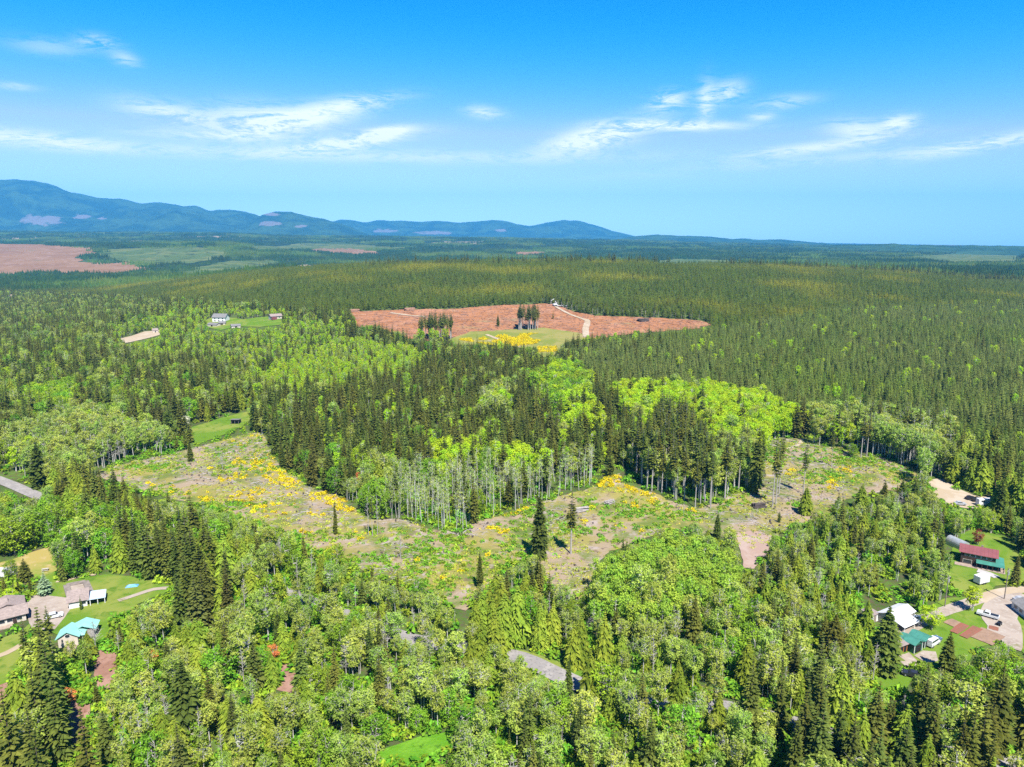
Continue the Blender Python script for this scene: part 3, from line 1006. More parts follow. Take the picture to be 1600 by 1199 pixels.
for x in (-Wd * .28, Wd * .05, Wd * .32):
    MB().box(x - .5, x + .5, -.06, .04, 0, 2.0).build('door', M_DARK, t)  # dark panels painted as shaded doorways
# concrete aprons
drape('concrete_apron', [(1400, 1028), (1420, 1021), (1438, 1040), (1425, 1046), (1410, 1040)], M_GRAVEL, 0.3, 2.0, 0.3, seed=61)
drape('concrete_apron', [(1428, 1026), (1442, 1018), (1462, 1020), (1466, 1034), (1450, 1038), (1438, 1032)], M_GRAVEL, 0.3, 2.0, 0.3, seed=62)

# grey-roofed white house at the right edge
t, Wd = frame('house', (1580, 951), (1612, 976))
tag(t, 'white single-storey house with grey roof beside the gravel turnaround', 'house')
t.scale = (1, .8, .8)
gable(t, Wd, 9, 2.9, 1.4, M_WHITE, M_GREYROOF, .5)
for s in (-.3, -.05, .22):
    window(t, 'f', s * Wd, 1.7, 1.3, 1.1, Wd, 9)
window(t, 'l', 3.0, 1.7, 1.2, 1.1, Wd, 9)
door(t, 'l', 6.0, 1.0, 2.0, Wd, 9)

# garage with white walls, brown roof, lean-to and the fenced gravel pad behind it
t, Wd = frame('garage', (108.5, 953), (137, 947.5))
tag(t, 'white-walled garage with a brown shingle roof beside the gravel pad', 'garage')
t.scale = (1, .8, .82)
gable(t, Wd, 10.5, 2.7, 2.2, M_WHITE, M_BROWNROOF, .6)
MB().slab([(Wd / 2 + .02, -.6, 2.5), (Wd / 2 + 5.0, -.6, 2.3), (Wd / 2 + 5.0, 6.5, 2.5), (Wd / 2 + .02, 6.5, 2.9)], .12).build('lean_to_roof', M_BLUEGREY, t)
for x in (.8, 2.8, 4.7):
    MB().box(Wd / 2 + x - .09, Wd / 2 + x + .09, -.4, -.22, 0, 2.25).build('post', M_WHITE, t)
MB().box(Wd / 2 + .05, Wd / 2 + 4.9, 6.1, 6.3, 0, 2.3).build('back_wall', M_WHITE, t)
MB().box(-Wd * .42, -Wd * .05, -.07, .04, 0, 2.2).build('garage_door', M_WMETAL, t)
window(t, 'f', Wd * .3, 1.6, 1.2, 1.0, Wd, 10.5)
window(t, 'l', 4.0, 1.6, 1.2, 1.0, Wd, 10.5)
# paddock pad with a dark rail kerb
padq = [(104, 917), (134, 911), (142, 928), (109, 934)]
drape('gravel_pad', padq, M_GRAVEL, 0.3, 3.0, 0.1, seed=63)
pv = [spot(*p) for p in padq]
mbp = MB()
pf = empty('timber_border', pv[0])
tag(pf, 'dark timber border around the gravel pad behind the garage', 'border')
for i in (3, 0, 1):
    a, b = pv[i] - pv[0], pv[(i + 1) % 4] - pv[0]
    dd = (b - a).normalized()
    n_ = Vector((-dd.y, dd.x, 0)) * .9
    MB().slab([a - n_ + Vector((0, 0, .75)), b - n_ + Vector((0, 0, .75)), b + n_ + Vector((0, 0, .75)), a + n_ + Vector((0, 0, .75))], .9).build('sleeper', M_WEATHER, pf)

# brown-roofed house at the left edge
t, Wd = frame('house', (-45, 992), (41.5, 970))
tag(t, 'wide cream house with brown hipped roofs at the left edge', 'house')
t.scale = (1, .72, .8)
gable(t, Wd, 8.5, 3.0, 2.0, M_CREAM, M_BROWNROOF, .8)
gable(t, Wd * .55, 8.0, 3.6, 2.0, M_CREAM, M_BROWNROOF, .7, y0=8.52, x0=-Wd * .12)
gable(t, 8.0, 9.0, 3.0, 1.6, M_CREAM, M_BROWNROOF, .6, axis='y', y0=8.52, x0=Wd * .5 - 4.2)
for s in (-.3, -.12, .06, .2, .38):
    window(t, 'f', s * Wd, 1.6, 1.3, 1.2, Wd, 8.5)
door(t, 'f', .29 * Wd, 1.0, 2.1, Wd, 8.5)
window(t, 'r', 4, 1.6, 1.3, 1.2, Wd, 8.5)
MB().box(-3, 3.5, -3.0, -.12, -.3, .15).build('deck', M_DECK, t)

# teal-roofed house
t, Wd = frame('house', (97, 1009), (130, 1004))
tag(t, 'house with a bright teal metal roof below the garage', 'house')
t.scale = (1, .72, .75)
Dt = 7.5
MB().box(-Wd / 2, Wd / 2, 0, Dt, 0, 3.2).build('wall', M_STONE, t)
hl = Wd / 2 + .7
rr = [(-hl, -.7, 3.2), (hl, -.7, 3.2), (hl, Dt + .7, 3.2), (-hl, Dt + .7, 3.2), (-hl + 3.6, Dt / 2, 5.3), (hl - 3.6, Dt / 2, 5.3)]
mb = MB()
mb.add(rr + [(p[0], p[1], p[2] - .2) for p in rr[:4]], [(0, 1, 5, 4), (1, 2, 5), (2, 3, 4, 5), (3, 0, 4), (6, 7, 1, 0), (7, 8, 2, 1), (8, 9, 3, 2), (9, 6, 0, 3), (9, 8, 7, 6)])
rf = mb.build('roof', M_TEAL, t)
gx0 = -Wd * .12
gw = MB().prism([(gx0 - 2.4, 0), (gx0 + 2.4, 0), (gx0 + 2.4, 3.9), (gx0, 5.8), (gx0 - 2.4, 3.9)], 'y', -2.0, 3.0).build('gable_wall', M_CREAM, t)
MB().slab([(gx0 - 3.0, -2.6, 3.6), (gx0, -2.6, 6.0), (gx0, 5.5, 6.0), (gx0 - 3.0, 5.5, 3.6)], .15).slab(
    [(gx0, -2.6, 6.0), (gx0 + 3.0, -2.6, 3.6), (gx0 + 3.0, 5.5, 3.6), (gx0, 5.5, 6.0)], .15).build('gable_roof', M_TEAL, t)
win = MB().tube((gx0, -2.08, 4.2), (gx0, -1.95, 4.2), .75, .75, 14).build('window', M_WHITE, t)
MB().tube((gx0, -2.12, 4.2), (gx0, -2.0, 4.2), .6, .6, 14).build('pane', M_GLASS, win)
# a wing to the right
MB().box(Wd / 2 - 3, Wd / 2 + 2.5, 3.0, Dt + 1.5, 0, 3.15).build('wing_wall', M_STONE, t)
MB().slab([(Wd / 2 - 3.6, 2.4, 3.3), (Wd / 2 - .25, 2.4, 5.2), (Wd / 2 - .25, Dt + 2.1, 5.2), (Wd / 2 - 3.6, Dt + 2.1, 3.3)], .15).slab(
    [(Wd / 2 - .25, 2.4, 5.2), (Wd / 2 + 3.1, 2.4, 3.3), (Wd / 2 + 3.1, Dt + 2.1, 3.3), (Wd / 2 - .25, Dt + 2.1, 5.2)], .15).build('wing_roof', M_TEAL, t)
for s in (-.4, .16, .36):
    window(t, 'f', s * Wd, 1.6, 1.4, 1.3, Wd, Dt)
door(t, 'f', .02 * Wd + 1.6, 1.0, 2.1, Wd, Dt)
MB().box(-Wd / 2 + 1, Wd / 2 - 1, -4.6, -.1, -.3, .25).build('deck', M_DECK, t)

# homestead on the slope below the ridge
t, Wd = frame('house', (332, 504), (352, 503))
tag(t, 'white two-storey house with grey roof on the far hillside', 'house')
gable(t, Wd, 11, 6.0, 4.0, M_WHITE, M_GREYROOF, .8)
for s in (-.3, 0, .3):
    window(t, 'f', s * Wd, 4.4, 1.6, 1.5, Wd, 11)
    window(t, 'f', s * Wd, 1.6, 1.6, 1.5, Wd, 11)
t, Wd = frame('house', (424, 501), (441, 498))
tag(t, 'pale-roofed house with red lower wall among firs on the far hillside', 'house')
gable(t, Wd, 9, 4.2, 2.4, M_CREAM, M_BROWNROOF, .8)
MB().box(-Wd / 2, -Wd * .05, -3.0, -.05, 0, 3.0).build('annexe', M_REDROOF, t)
window(t, 'f', Wd * .25, 2.6, 1.6, 1.4, Wd, 9)
for A_, B_, lb_ in (((324, 511), (338, 511), 'long low grey-roofed barn in front of the white hillside house'),
                    ((342, 509), (352, 508), 'small pale outbuilding right of the low hillside barn'),
                    ((362, 514), (376, 512), 'low pale roof among shrubs right of the hillside barns')):
    t, Wd = frame('outbuilding', A_, B_)
    tag(t, lb_, 'outbuilding')
    gable(t, Wd, 8, 2.6, 1.8, M_CREAM, M_GREYROOF, .5)
    door(t, 'f', 0, 2.4, 2.2, Wd, 8)
t, Wd = frame('house', (239, 521), (247, 520))
tag(t, 'small cream house with brown roof beside the pale hillside drive', 'house')
gable(t, Wd, 6, 3.0, 2.0, M_CREAM, M_BROWNROOF, .5)
door(t, 'f', 0, 1.2, 2.1, Wd, 6)
# open hay shelter in the hill meadow
t, Wd = frame('shelter', (361, 664), (373, 664))
tag(t, 'small dark open-fronted shelter standing alone in the sloping meadow', 'shelter')
MB().slab([(-Wd / 2 - .4, -.6, 3.2), (Wd / 2 + .4, -.6, 3.2), (Wd / 2 + .4, 4.6, 2.5), (-Wd / 2 - .4, 4.6, 2.5)], .15).build('roof', M_GREYROOF, t)
MB().box(-Wd / 2, Wd / 2, 4.0, 4.15, 0, 2.5).box(-Wd / 2, -Wd / 2 + .12, 0, 4.0, 0, 2.6).build('wall', M_WEATHER, t)
for x in (-Wd / 2 + .1, 0, Wd / 2 - .1):
    MB().box(x - .09, x + .09, 0.0, .18, 0, 3.05).build('post', M_WEATHER, t)


# ------------------------------------------------------------------ vehicles and other small things
def car(px, py, rz, kind, mat, label, L=4.5, glass=M_GLASS):
    p = spot(px, py)
    t_ = empty({'car': 'parked_car', 'pickup': 'pickup_truck', 'van': 'van', 'rv': 'motorhome', 'atv': 'quad_bike'}[kind], (p.x, p.y, p.z + .28), rad(rz))
    tag(t_, label, {'car': 'car', 'pickup': 'pickup', 'van': 'van', 'rv': 'motorhome', 'atv': 'quad bike'}[kind])
    h = L / 2
    w = .9 if L < 6 else 1.15
    if kind == 'car':
        low = [(-h, .35), (h, .35), (h, .8), (h - .3, .95), (-h + .1, 1.0), (-h, .9)]
        cab = [(-h + .5, .95), (h - 1.3, .95), (h - 2.0, 1.5), (-h + 1.0, 1.52)]
    elif kind == 'pickup':
        low = [(-h, .45), (h, .45), (h, .95), (h - .3, 1.1), (-h, 1.1)]
        cab = [(-.5, 1.1), (h - 1.5, 1.1), (h - 2.1, 1.78), (-.4, 1.8)]
    elif kind == 'van':
        low = [(-h, .4), (h, .4), (h, .95), (h - .5, 1.15), (-h, 1.2)]
        cab = [(-h + .02, 1.2), (h - .6, 1.15), (h - 1.3, 2.1), (-h + .02, 2.15)]
    elif kind == 'rv':
        low = [(-h, .5), (h, .5), (h, 1.3), (h - .5, 1.5), (-h, 1.5)]
        cab = [(-h, 1.5), (h - .4, 1.5), (h + .2, 2.3), (h, 3.0), (-h, 3.05)]
    else:
        low = [(-h, .5), (h, .5), (h, .75), (.1, .8), (0, .95), (-h, .95)]
        cab = [(h - .9, .8), (h - .5, .8), (h - .7, 1.2), (h - .8, 1.2)]
        w = .45
    MB().prism(low, 'y', -w, w).build('body', mat, t_)
    MB().prism(cab, 'y', -w * .9, w * .9).build('cabin', mat if kind != 'atv' else M_BLACK, t_)
    if kind != 'atv':
        c = np.mean(np.array(cab), 0)
        gl = [tuple(c + (np.array(p_) - c) * np.array((.86, .62))) for p_ in cab]
        if kind == 'rv':
            gl = [(-h + 1, 1.8), (-h + 2.4, 1.8), (-h + 2.4, 2.5), (-h + 1, 2.5)]
        MB().prism(gl, 'y', -w * .9 - .02, w * .9 + .02).build('side_window', glass, t_)
        a_, b_ = np.array(cab[1]), np.array(cab[2])
        n_ = np.array(((b_ - a_)[1], -(b_ - a_)[0]))
        n_ = n_ / np.linalg.norm(n_) * .03
        q0, q1 = a_ * .85 + b_ * .15 + n_, a_ * .15 + b_ * .85 + n_
        MB().slab([(q0[0], -w * .8, q0[1]), (q0[0], w * .8, q0[1]), (q1[0], w * .8, q1[1]), (q1[0], -w * .8, q1[1])], .04).build('windscreen', glass, t_)
        for s in (-1, 1):
            MB().box(h - .04, h + .03, s * w * .7 - .15, s * w * .7 + .15, .65, .82).build('headlight', M_WHITE, t_)
    if kind == 'pickup':
        MB().box(-h + .15, -.62, -w + .12, w - .12, 1.105, 1.13).build('cargo_bed', M_BLACK, t_)
    for s in (-1, 1):
        for x in (-h * .62, h * .62):
            r_ = .34 if kind != 'rv' else .45
            wh = MB().tube((x, s * w - .12 * s, r_ - .02), (x, s * w + .06 * s, r_ - .02), r_, r_, 12).build('wheel', M_RUBBER, t_)
            MB().tube((x, s * w + .05 * s, r_ - .02), (x, s * w + .08 * s, r_ - .02), r_ * .55, r_ * .5, 8).build('rim', M_GALV, wh)
    return t_


M_CARW = solid('white_car_paint', (0.75, 0.75, 0.74), 0.25, vary=.03, spec=.5)
M_CARD = solid('dark_car_paint', (0.03, 0.03, 0.035), 0.25, vary=.1, spec=.5)
M_CARS = solid('silver_car_paint', (0.42, 0.43, 0.45), 0.25, vary=.05, spec=.5)
M_CARB = solid('blue_car_paint', (0.10, 0.16, 0.28), 0.3, vary=.05, spec=.5)
car(1543, 965, 140, 'pickup', M_CARW, 'white pickup truck parked beside the garden beds', 5.6)
car(1595, 941, 5, 'car', M_CARS, 'silver car parked on the drive behind the grey-roofed white house')
car(1561, 978, 40, 'atv', M_BLACK, 'small dark quad bike standing on the gravel turnaround', 2.0)
car(1430, 970, 10, 'car', M_CARW, 'white car parked at the right end of the white barn', 4.3)
car(1457, 1009, 35, 'van', M_CARW, 'white van parked right of the farther green shed', 4.8)
car(1461, 1004, 35, 'car', M_CARB, 'dark blue car parked behind the white van')
car(1540, 791, 2, 'rv', M_WMETAL, 'white motorhome parked at the edge of the dirt lot', 7.5)
car(1527, 784, 10, 'pickup', M_CARD, 'black pickup truck left of the white motorhome', 5.2)
car(1516, 781, 15, 'car', M_CARD, 'black car nearest the middle of the dirt lot')
car(1500, 790, -5, 'car', M_CARS, 'silver car low at the left of the dirt lot')
car(1557, 789, 75, 'car', M_CARB, 'dark blue car right of the white motorhome under the trees')
car(86, 966, 30, 'car', M_CARW, 'white car on the gravel yard beside the tall fir', 4.4)
car(8, 903, 8, 'rv', M_WMETAL, 'long white motorhome beside the round tree at the pasture edge', 7.0)
car(1424, 1058, 150, 'car', M_CARD, 'old dark car among shrubs below the sheds', 4.4)

# loader at the top of the clearcut
p = spot(868, 479)
t = empty('log_loader', (p.x, p.y, p.z + .5), rad(20))
tag(t, 'white log loader with raised boom at the top of the clearcut', 'loader')
for s in (-1, 1):
    MB().prism([(-3.5, .2), (-2.8, 0), (2.8, 0), (3.5, .2), (3.5, .9), (2.8, 1.2), (-2.8, 1.2), (-3.5, .9)], 'y', s * 1.9 - .5, s * 1.9 + .5).build('track', M_BLACK, t)
MB().prism([(-3.6, 1.3), (2.6, 1.3), (2.6, 2.2), (-.2, 3.4), (-3.6, 3.4)], 'y', -1.8, 1.8).build('body', M_WMETAL, t)
cb = MB().prism([(.2, 2.4), (2.6, 2.3), (2.4, 4.6), (.4, 4.7)], 'y', .3, 1.7).build('cab', M_WMETAL, t)
MB().prism([(.5, 3.1), (2.4, 3.0), (2.3, 4.3), (.6, 4.4)], 'y', .28, 1.73).build('window', M_GLASS, cb)
MB().tube((1.6, -.6, 2.6), (-2.5, -.6, 9.5), .5, .35).build('boom', M_WMETAL, t)
MB().tube((-2.5, -.6, 9.4), (-6.5, -.6, 7.2), .35, .25).build('stick', M_WMETAL, t)
MB().tube((-6.5, -.6, 7.2), (-6.7, -.6, 5.6), .3, .7).build('grapple', M_BLACK, t)
t = empty('flatbed_trailer', spot(879, 480) + Vector((0, 0, .5)), rad(-10))
tag(t, 'pale flatbed trailer right of the log loader', 'trailer')
MB().box(-7, 7, -1.4, 1.4, 1.1, 1.5).build('bed', M_WMETAL, t)
MB().box(-7, -6.8, -1.4, 1.4, 1.5, 3.0).build('headboard', M_WMETAL, t)
for x in (-4.5, 3.4, 4.8):
    for y in (-1.2, 1.2):
        MB().tube((x, y - .25, .55), (x, y + .25, .55), .55, .55, 10).build('wheel', M_RUBBER, t)

# utility poles
for px_, py_, lb_ in ((1476, 949, 'tall grey utility pole beside the gravel drive and white barn'), (1569, 937, 'grey utility pole behind the gravel turnaround, nearer the right edge')):
    p = spot(px_, py_)
    t = empty('utility_pole', p, rad(35))
    tag(t, lb_, 'utility pole', 'utility poles along the drive')
    MB().tube((0, 0, -.3), (0, 0, 10.5), .17, .12, 8).build('pole', M_WEATHER, t)
    MB().box(-1.2, 1.2, -.2, -.08, 9.6, 9.75).build('crossarm', M_WEATHER, t)
    MB().tube((.3, -.1, 8.2), (.3, -.1, 9.2), .25, .25, 8).build('transformer', M_GALV, t)
    for x in (-1.0, -.4, .4, 1.0):
        MB().tube((x, -.14, 9.75), (x, -.14, 9.95), .05, .03, 6).build('insulator', M_WHITE, t)

# blue tarp and logs, picnic table, log piles
p = spot(206, 917)
t = empty('tarpaulin', p, .3)
tag(t, 'pale blue tarpaulin on the lawn at the foot of the fir belt', 'tarpaulin')
MB().add([(-2, -1, .1), (2, -1, .1), (2.2, 1, .1), (-1.8, 1.2, .1), (-.8, .0, .9), (1.0, .1, .8)], [(0, 1, 5, 4), (1, 2, 5), (2, 3, 4, 5), (3, 0, 4), (3, 2, 1, 0)]).build('sheet', M_TARP, t)
p = spot(71, 893)
t = empty('picnic_table', p, .4)
tag(t, 'pale picnic table standing alone in the pasture', 'table')
MB().box(-1, 1, -.4, .4, .95, 1.0).build('table_top', M_CONC, t)
for y in (-.75, .75):
    MB().box(-1, 1, y - .15, y + .15, .6, .65).build('seat', M_CONC, t)
for x in (-.7, .7):
    MB().box(x - .05, x + .05, -.8, .8, .5, .6).box(x - .05, x + .05, -.1, .1, .2, .95).build('leg', M_CONC, t)


def log_pile(px, py, n, L, label, mat, rz):
    p_ = spot(px, py)
    t_ = empty('log_pile', p_ + Vector((0, 0, .15)), rz)
    tag(t_, label, 'log pile')
    rg = random.Random(int(px))
    k = 0
    row, z = int(math.sqrt(2 * n)) + 1, .3
    while k < n and row > 0:
        for i in range(row):
            if k >= n:
                break
            y = (i - (row - 1) / 2) * .62 + rg.uniform(-.1, .1)
            a = rg.uniform(-.12, .12)
            l_ = L * rg.uniform(.75, 1.1)
            MB().tube((-l_ / 2, y - a * l_ / 2, z + rg.uniform(-.05, .1)), (l_ / 2, y + a * l_ / 2, z + rg.uniform(-.05, .25)), .3 * rg.uniform(.7, 1.1), .24, 7).build('log', mat, t_)
            k += 1
        row -= 1
        z += .52
    return t_


M_GREYLOG = solid('weathered_log', (0.36, 0.32, 0.29), 0.9, vary=.25)
M_DARKLOG = solid('dark_log', (0.09, 0.07, 0.06), 0.9, vary=.3)
log_pile(908, 799, 14, 6, 'grey weathered log pile behind the bare-trunked fir', M_GREYLOG, .3)
log_pile(1186, 793, 16, 5.5, 'dark log pile left of the three bare-trunked firs', M_DARKLOG, .1)
log_pile(952, 787, 10, 5, 'low grey log pile on the hump of the clearing', M_GREYLOG, .8)
for x_, y_, l_ in ((553, 488, 'brown slash heap at the upper left corner of the pink clearcut'), (640, 486, 'brown slash heap on the top edge of the pink clearcut'), (1005, 503, 'brown slash heap in the right arm of the pink clearcut')):
    log_pile(x_, y_, 22, 7, l_, M_DARKLOG if x_ > 900 else solid('brown_log', (.36, .2, .13), .9, vary=.3), .4).scale = (1.9, 1.9, 1.7)
log_pile(931, 925, 9, 5, 'pale heap of logs at the corner of the bright alder grove', M_GREYLOG, .9)

# ------------------------------------------------------------------ trees: one maker per kind, several meshes each
M_BARK = solid('brown_bark', (0.13, 0.095, 0.07), 0.9, vary=.3)
M_BARKG = solid('grey_bark', (0.42, 0.38, 0.34), 0.9, vary=.25)
M_BARKP = solid('pale_alder_bark', (0.60, 0.57, 0.52), 0.85, vary=.25)
M_DEADW = solid('dead_wood', (0.42, 0.385, 0.35), 0.9, vary=.2)
F_FIR = foliage('fir_needles', (0.046, 0.060, 0.021), (0.080, 0.092, 0.029), .30, .28, .03, far=(0.02, (0.055, 0.062, 0.028), .5, .7))
F_YFIR = foliage('young_fir_needles', (0.056, 0.080, 0.032), (0.098, 0.118, 0.047), .28, .28, .02, far=(0.006, (0.075, 0.105, 0.03), .45, .65))
F_OFIR = foliage('olive_fir_needles', (0.030, 0.050, 0.010), (0.060, 0.076, 0.014), .2, .35, .02, far=(0.0045, (0.105, 0.108, 0.014), .5, .68))
F_CEDAR = foliage('cedar_sprays', (0.085, 0.125, 0.022), (0.145, 0.18, 0.034), .3, .22, .014)
F_ALDER = foliage('alder_leaves', (0.135, 0.19, 0.05), (0.225, 0.27, 0.085), .45, .22, .025)
F_LIME = foliage('young_alder_leaves', (0.19, 0.28, 0.02), (0.265, 0.355, 0.032), .45, .16, .02)
F_GROVE = foliage('grove_leaves', (0.12, 0.205, 0.035), (0.20, 0.285, 0.06), .45, .18, .02)
F_MAPLE = foliage('maple_leaves', (0.085, 0.155, 0.022), (0.145, 0.235, 0.03), .4, .22, .025)
F_BROOM = foliage('broom_flowers', (0.22, 0.21, 0.016), (0.44, 0.32, 0.010), .2, .15, .012, scale=2.0)
F_BRUSH = foliage('bramble_leaves', (0.075, 0.145, 0.018), (0.13, 0.215, 0.03), .3, .3, .04, scale=1.0)
F_GRASS = foliage('grass_blades', (0.24, 0.23, 0.06), (0.20, 0.26, 0.045), .3, .3, .03, scale=1.0)
F_PURPLE = foliage('plum_leaves', (0.09, 0.022, 0.03), (0.15, 0.04, 0.045), .25, .1, .01)
F_RUST = foliage('rust_leaves', (0.30, 0.10, 0.05), (0.36, 0.14, 0.07), .2, .15, .02)
F_SPRUCE = foliage('blue_spruce_needles', (0.10, 0.15, 0.14), (0.15, 0.20, 0.19), .1, .05, .01)
F_WHITE = foliage('white_blossom', (0.45, 0.42, 0.6), (0.22, 0.25, 0.25), .3, .1, .01)


class TM:
    def __init__(self):
        self.v, self.f = [], []

    def add(self, v, f):
        b = len(self.v)
        self.v.extend(v)
        self.f.extend([tuple(b + i for i in q) for q in f])

    def limb(self, pts, radii, n=5):
        P = [np.asarray(p, float) for p in pts]
        ring = []
        for i, p in enumerate(P):
            d = P[min(i + 1, len(P) - 1)] - P[max(i - 1, 0)]
            d = d / (np.linalg.norm(d) + 1e-9)
            s = np.cross(d, (0.31, 0.95, 0.02)) if abs(d[2]) > .7 else np.cross(d, (0, 0, 1.0))
            s = s / (np.linalg.norm(s) + 1e-9)
            t_ = np.cross(d, s)
            ring.append([tuple(p + (s * math.cos(a) + t_ * math.sin(a)) * radii[i]) for a in np.linspace(0, 2 * math.pi, n, endpoint=False)])
        v = [q for r in ring for q in r]
        f = []
        for i in range(len(P) - 1):
            for j in range(n):
                f.append((i * n + j, i * n + (j + 1) % n, (i + 1) * n + (j + 1) % n, (i + 1) * n + j))
        self.add(v, f)


def spray(tm, rng, base, az_, L, rise, droop, w, fingers=True):
    """one bough: a folded, drooping, fingered blade"""
    ca, sa = math.cos(az_), math.sin(az_)

    def P(r, s, z):
        return (base[0] + ca * r - sa * s, base[1] + sa * r + ca * s, base[2] + z)
    m1 = P(L * .55, 0, rise * L * .55)
    tip = P(L, rng.uniform(-.1, .1) * L, rise * L - droop * L)
    l = P(L * rng.uniform(.45, .6), w, rise * L * .5 - droop * L * .45)
    r = P(L * rng.uniform(.45, .6), -w, rise * L * .5 - droop * L * .45)
    tm.add([P(0.02, 0, 0), l, m1, r, tip], [(0, 2, 1), (0, 3, 2), (1, 2, 4), (2, 3, 4)])
    if fingers:
        for s in (-1, 1):
            tm.add([P(L * .3, 0, rise * L * .3), P(L * .82, s * w * rng.uniform(1.3, 1.9), rise * L * .6 - droop * L * rng.uniform(.5, .8)), m1], [(0, 1, 2) if s > 0 else (0, 2, 1)])


def make_fir(seed, Ht=22.0, R=3.4, bare=.08, whorls=26, per=9, dense=1.0, droop=.35, fingers=True, shape=.8, ragged=.25, bark=None):
    rng = random.Random(seed)
    tr, cr = TM(), TM()
    lean = (rng.uniform(-.2, .2), rng.uniform(-.2, .2))
    nseg = 5
    tr.limb([(lean[0] * t_ ** 2, lean[1] * t_ ** 2, Ht * .985 * t_ - .5 * (t_ == 0)) for t_ in np.linspace(0, 1, nseg)],
            [Ht * .0135 * (1 - .93 * t_) for t_ in np.linspace(0, 1, nseg)], 6)
    for k in range(whorls):
        t_ = k / (whorls - 1)
        z = Ht * (bare + (1 - bare) * t_ ** .92) + rng.uniform(-.2, .2)
        prof = (1 - t_) ** shape * (1 - .35 * max(0, .22 - t_) / .22)
        n = max(3, int(per * (.5 + .5 * (1 - t_)) * dense + rng.random()))
        a0 = rng.uniform(0, 6.28)
        cx, cy = lean[0] * (z / Ht) ** 2, lean[1] * (z / Ht) ** 2
        gap = rng.random() < ragged * .3
        for j in range(n):
            if gap and rng.random() < .5:
                continue
            L = max(.35, R * prof * rng.uniform(1 - ragged * 1.6, 1.12))
            spray(cr, rng, (cx, cy, z), a0 + j * 6.283 / n + rng.uniform(-.25, .25), L, rng.uniform(.05, .25) + .5 * t_, droop * rng.uniform(.7, 1.4), max(.22, L * rng.uniform(.2, .3)), fingers)
    cr.add([(lean[0] - .12, lean[1], Ht * .93), (lean[0] + .12, lean[1] + .05, Ht * .93), (lean[0], lean[1], Ht)], [(0, 1, 2)])
    cr.add([(lean[0], lean[1] - .12, Ht * .93), (lean[0] + .02, lean[1] + .12, Ht * .93), (lean[0], lean[1], Ht)], [(0, 1, 2)])
    return tr, cr


def leaf_clump(cr, rng, c, rad_, n, size):
    for _ in range(n):
        d = Vector((rng.gauss(0, 1), rng.gauss(0, 1), rng.gauss(0, .8)))
        d = d.normalized() * rad_ * (rng.random() ** .45)
        p = Vector(c) + d
        nrm = (d.normalized() + Vector((rng.uniform(-.6, .6), rng.uniform(-.6, .6), .55 + rng.uniform(-.4, .6)))).normalized()
        s = nrm.orthogonal().normalized()
        q = Matrix.Rotation(rng.uniform(0, 6.28), 3, nrm) @ s
        r = nrm.cross(q)
        a, b = size * rng.uniform(.6, 1.25), size * rng.uniform(.45, .9)
        cr.add([tuple(p - q * a), tuple(p + r * b - nrm * b * .25), tuple(p + q * a), tuple(p - r * b - nrm * b * .25)], [(0, 1, 2), (0, 2, 3)])


def make_broad(seed, Ht=15.0, R=3.6, crown0=.35, clumps=46, leaves=15, size=.42, clr=1.25, squash=1.0, trunk_r=.19, twigs=0, dome=.5, multi=1):
    rng = random.Random(seed)
    tr, cr = TM(), TM()
    stems = []
    for s in range(multi):
        a = rng.uniform(0, 6.28)
        off = .0 if multi == 1 else rng.uniform(.3, .9)
        lx, ly = math.cos(a) * off, math.sin(a) * off
        k = 1.0 + (rng.uniform(1.0, 2.2) if multi > 1 else rng.uniform(-.4, .4))
        pts = [(lx, ly, -.4), (lx * 1.3 + rng.uniform(-.1, .1), ly * 1.3, Ht * .35), (lx * k + rng.uniform(-.25, .25), ly * k + rng.uniform(-.25, .25), Ht * .68), (lx * k * 1.2, ly * k * 1.2, Ht * .95)]
        tr.limb(pts, [trunk_r, trunk_r * .8, trunk_r * .5, trunk_r * .12], 6)
        stems.append(pts)
    zc, zr = Ht * (1 + crown0) / 2, Ht * (1 - crown0) / 2
    for k in range(clumps):
        a = rng.uniform(0, 6.28)
        t_ = rng.uniform(-1, 1)
        zz = zc + zr * t_ * .92
        rr_ = R * math.sqrt(max(.02, 1 - abs(t_) ** (2.0 + dome))) * (1 if t_ > -.3 else .85)
        rr_ *= rng.random() ** .4
        c = (math.cos(a) * rr_, math.sin(a) * rr_, zz)
        st = rng.choice(stems)
        zb = max(Ht * crown0 * .8, min(zz - rr_ * .55, Ht * .85))
        f = zb / (Ht * .95)
        seg = min(2, int(f * 3))
        p0 = np.array(st[seg]) * (1 - (f * 3 - seg)) + np.array(st[seg + 1]) * (f * 3 - seg)
        mid = (p0 + np.array(c)) / 2 + np.array((0, 0, -.15 * rr_ + .2))
        if k % 2 == 0 or twigs:
            tr.limb([p0, mid, c], [trunk_r * .34, trunk_r * .22, trunk_r * .06], 3)
        leaf_clump(cr, rng, c, clr * rng.uniform(.7, 1.25), int(leaves * rng.uniform(.6, 1.3)), size)
        for _ in range(twigs):
            d = np.array((rng.gauss(0, 1), rng.gauss(0, 1), abs(rng.gauss(.6, .8))))
            d = d / np.linalg.norm(d) * clr * rng.uniform(.8, 1.7)
            tr.limb([c, np.array(c) + d], [trunk_r * .13, .015], 3)
    return tr, cr


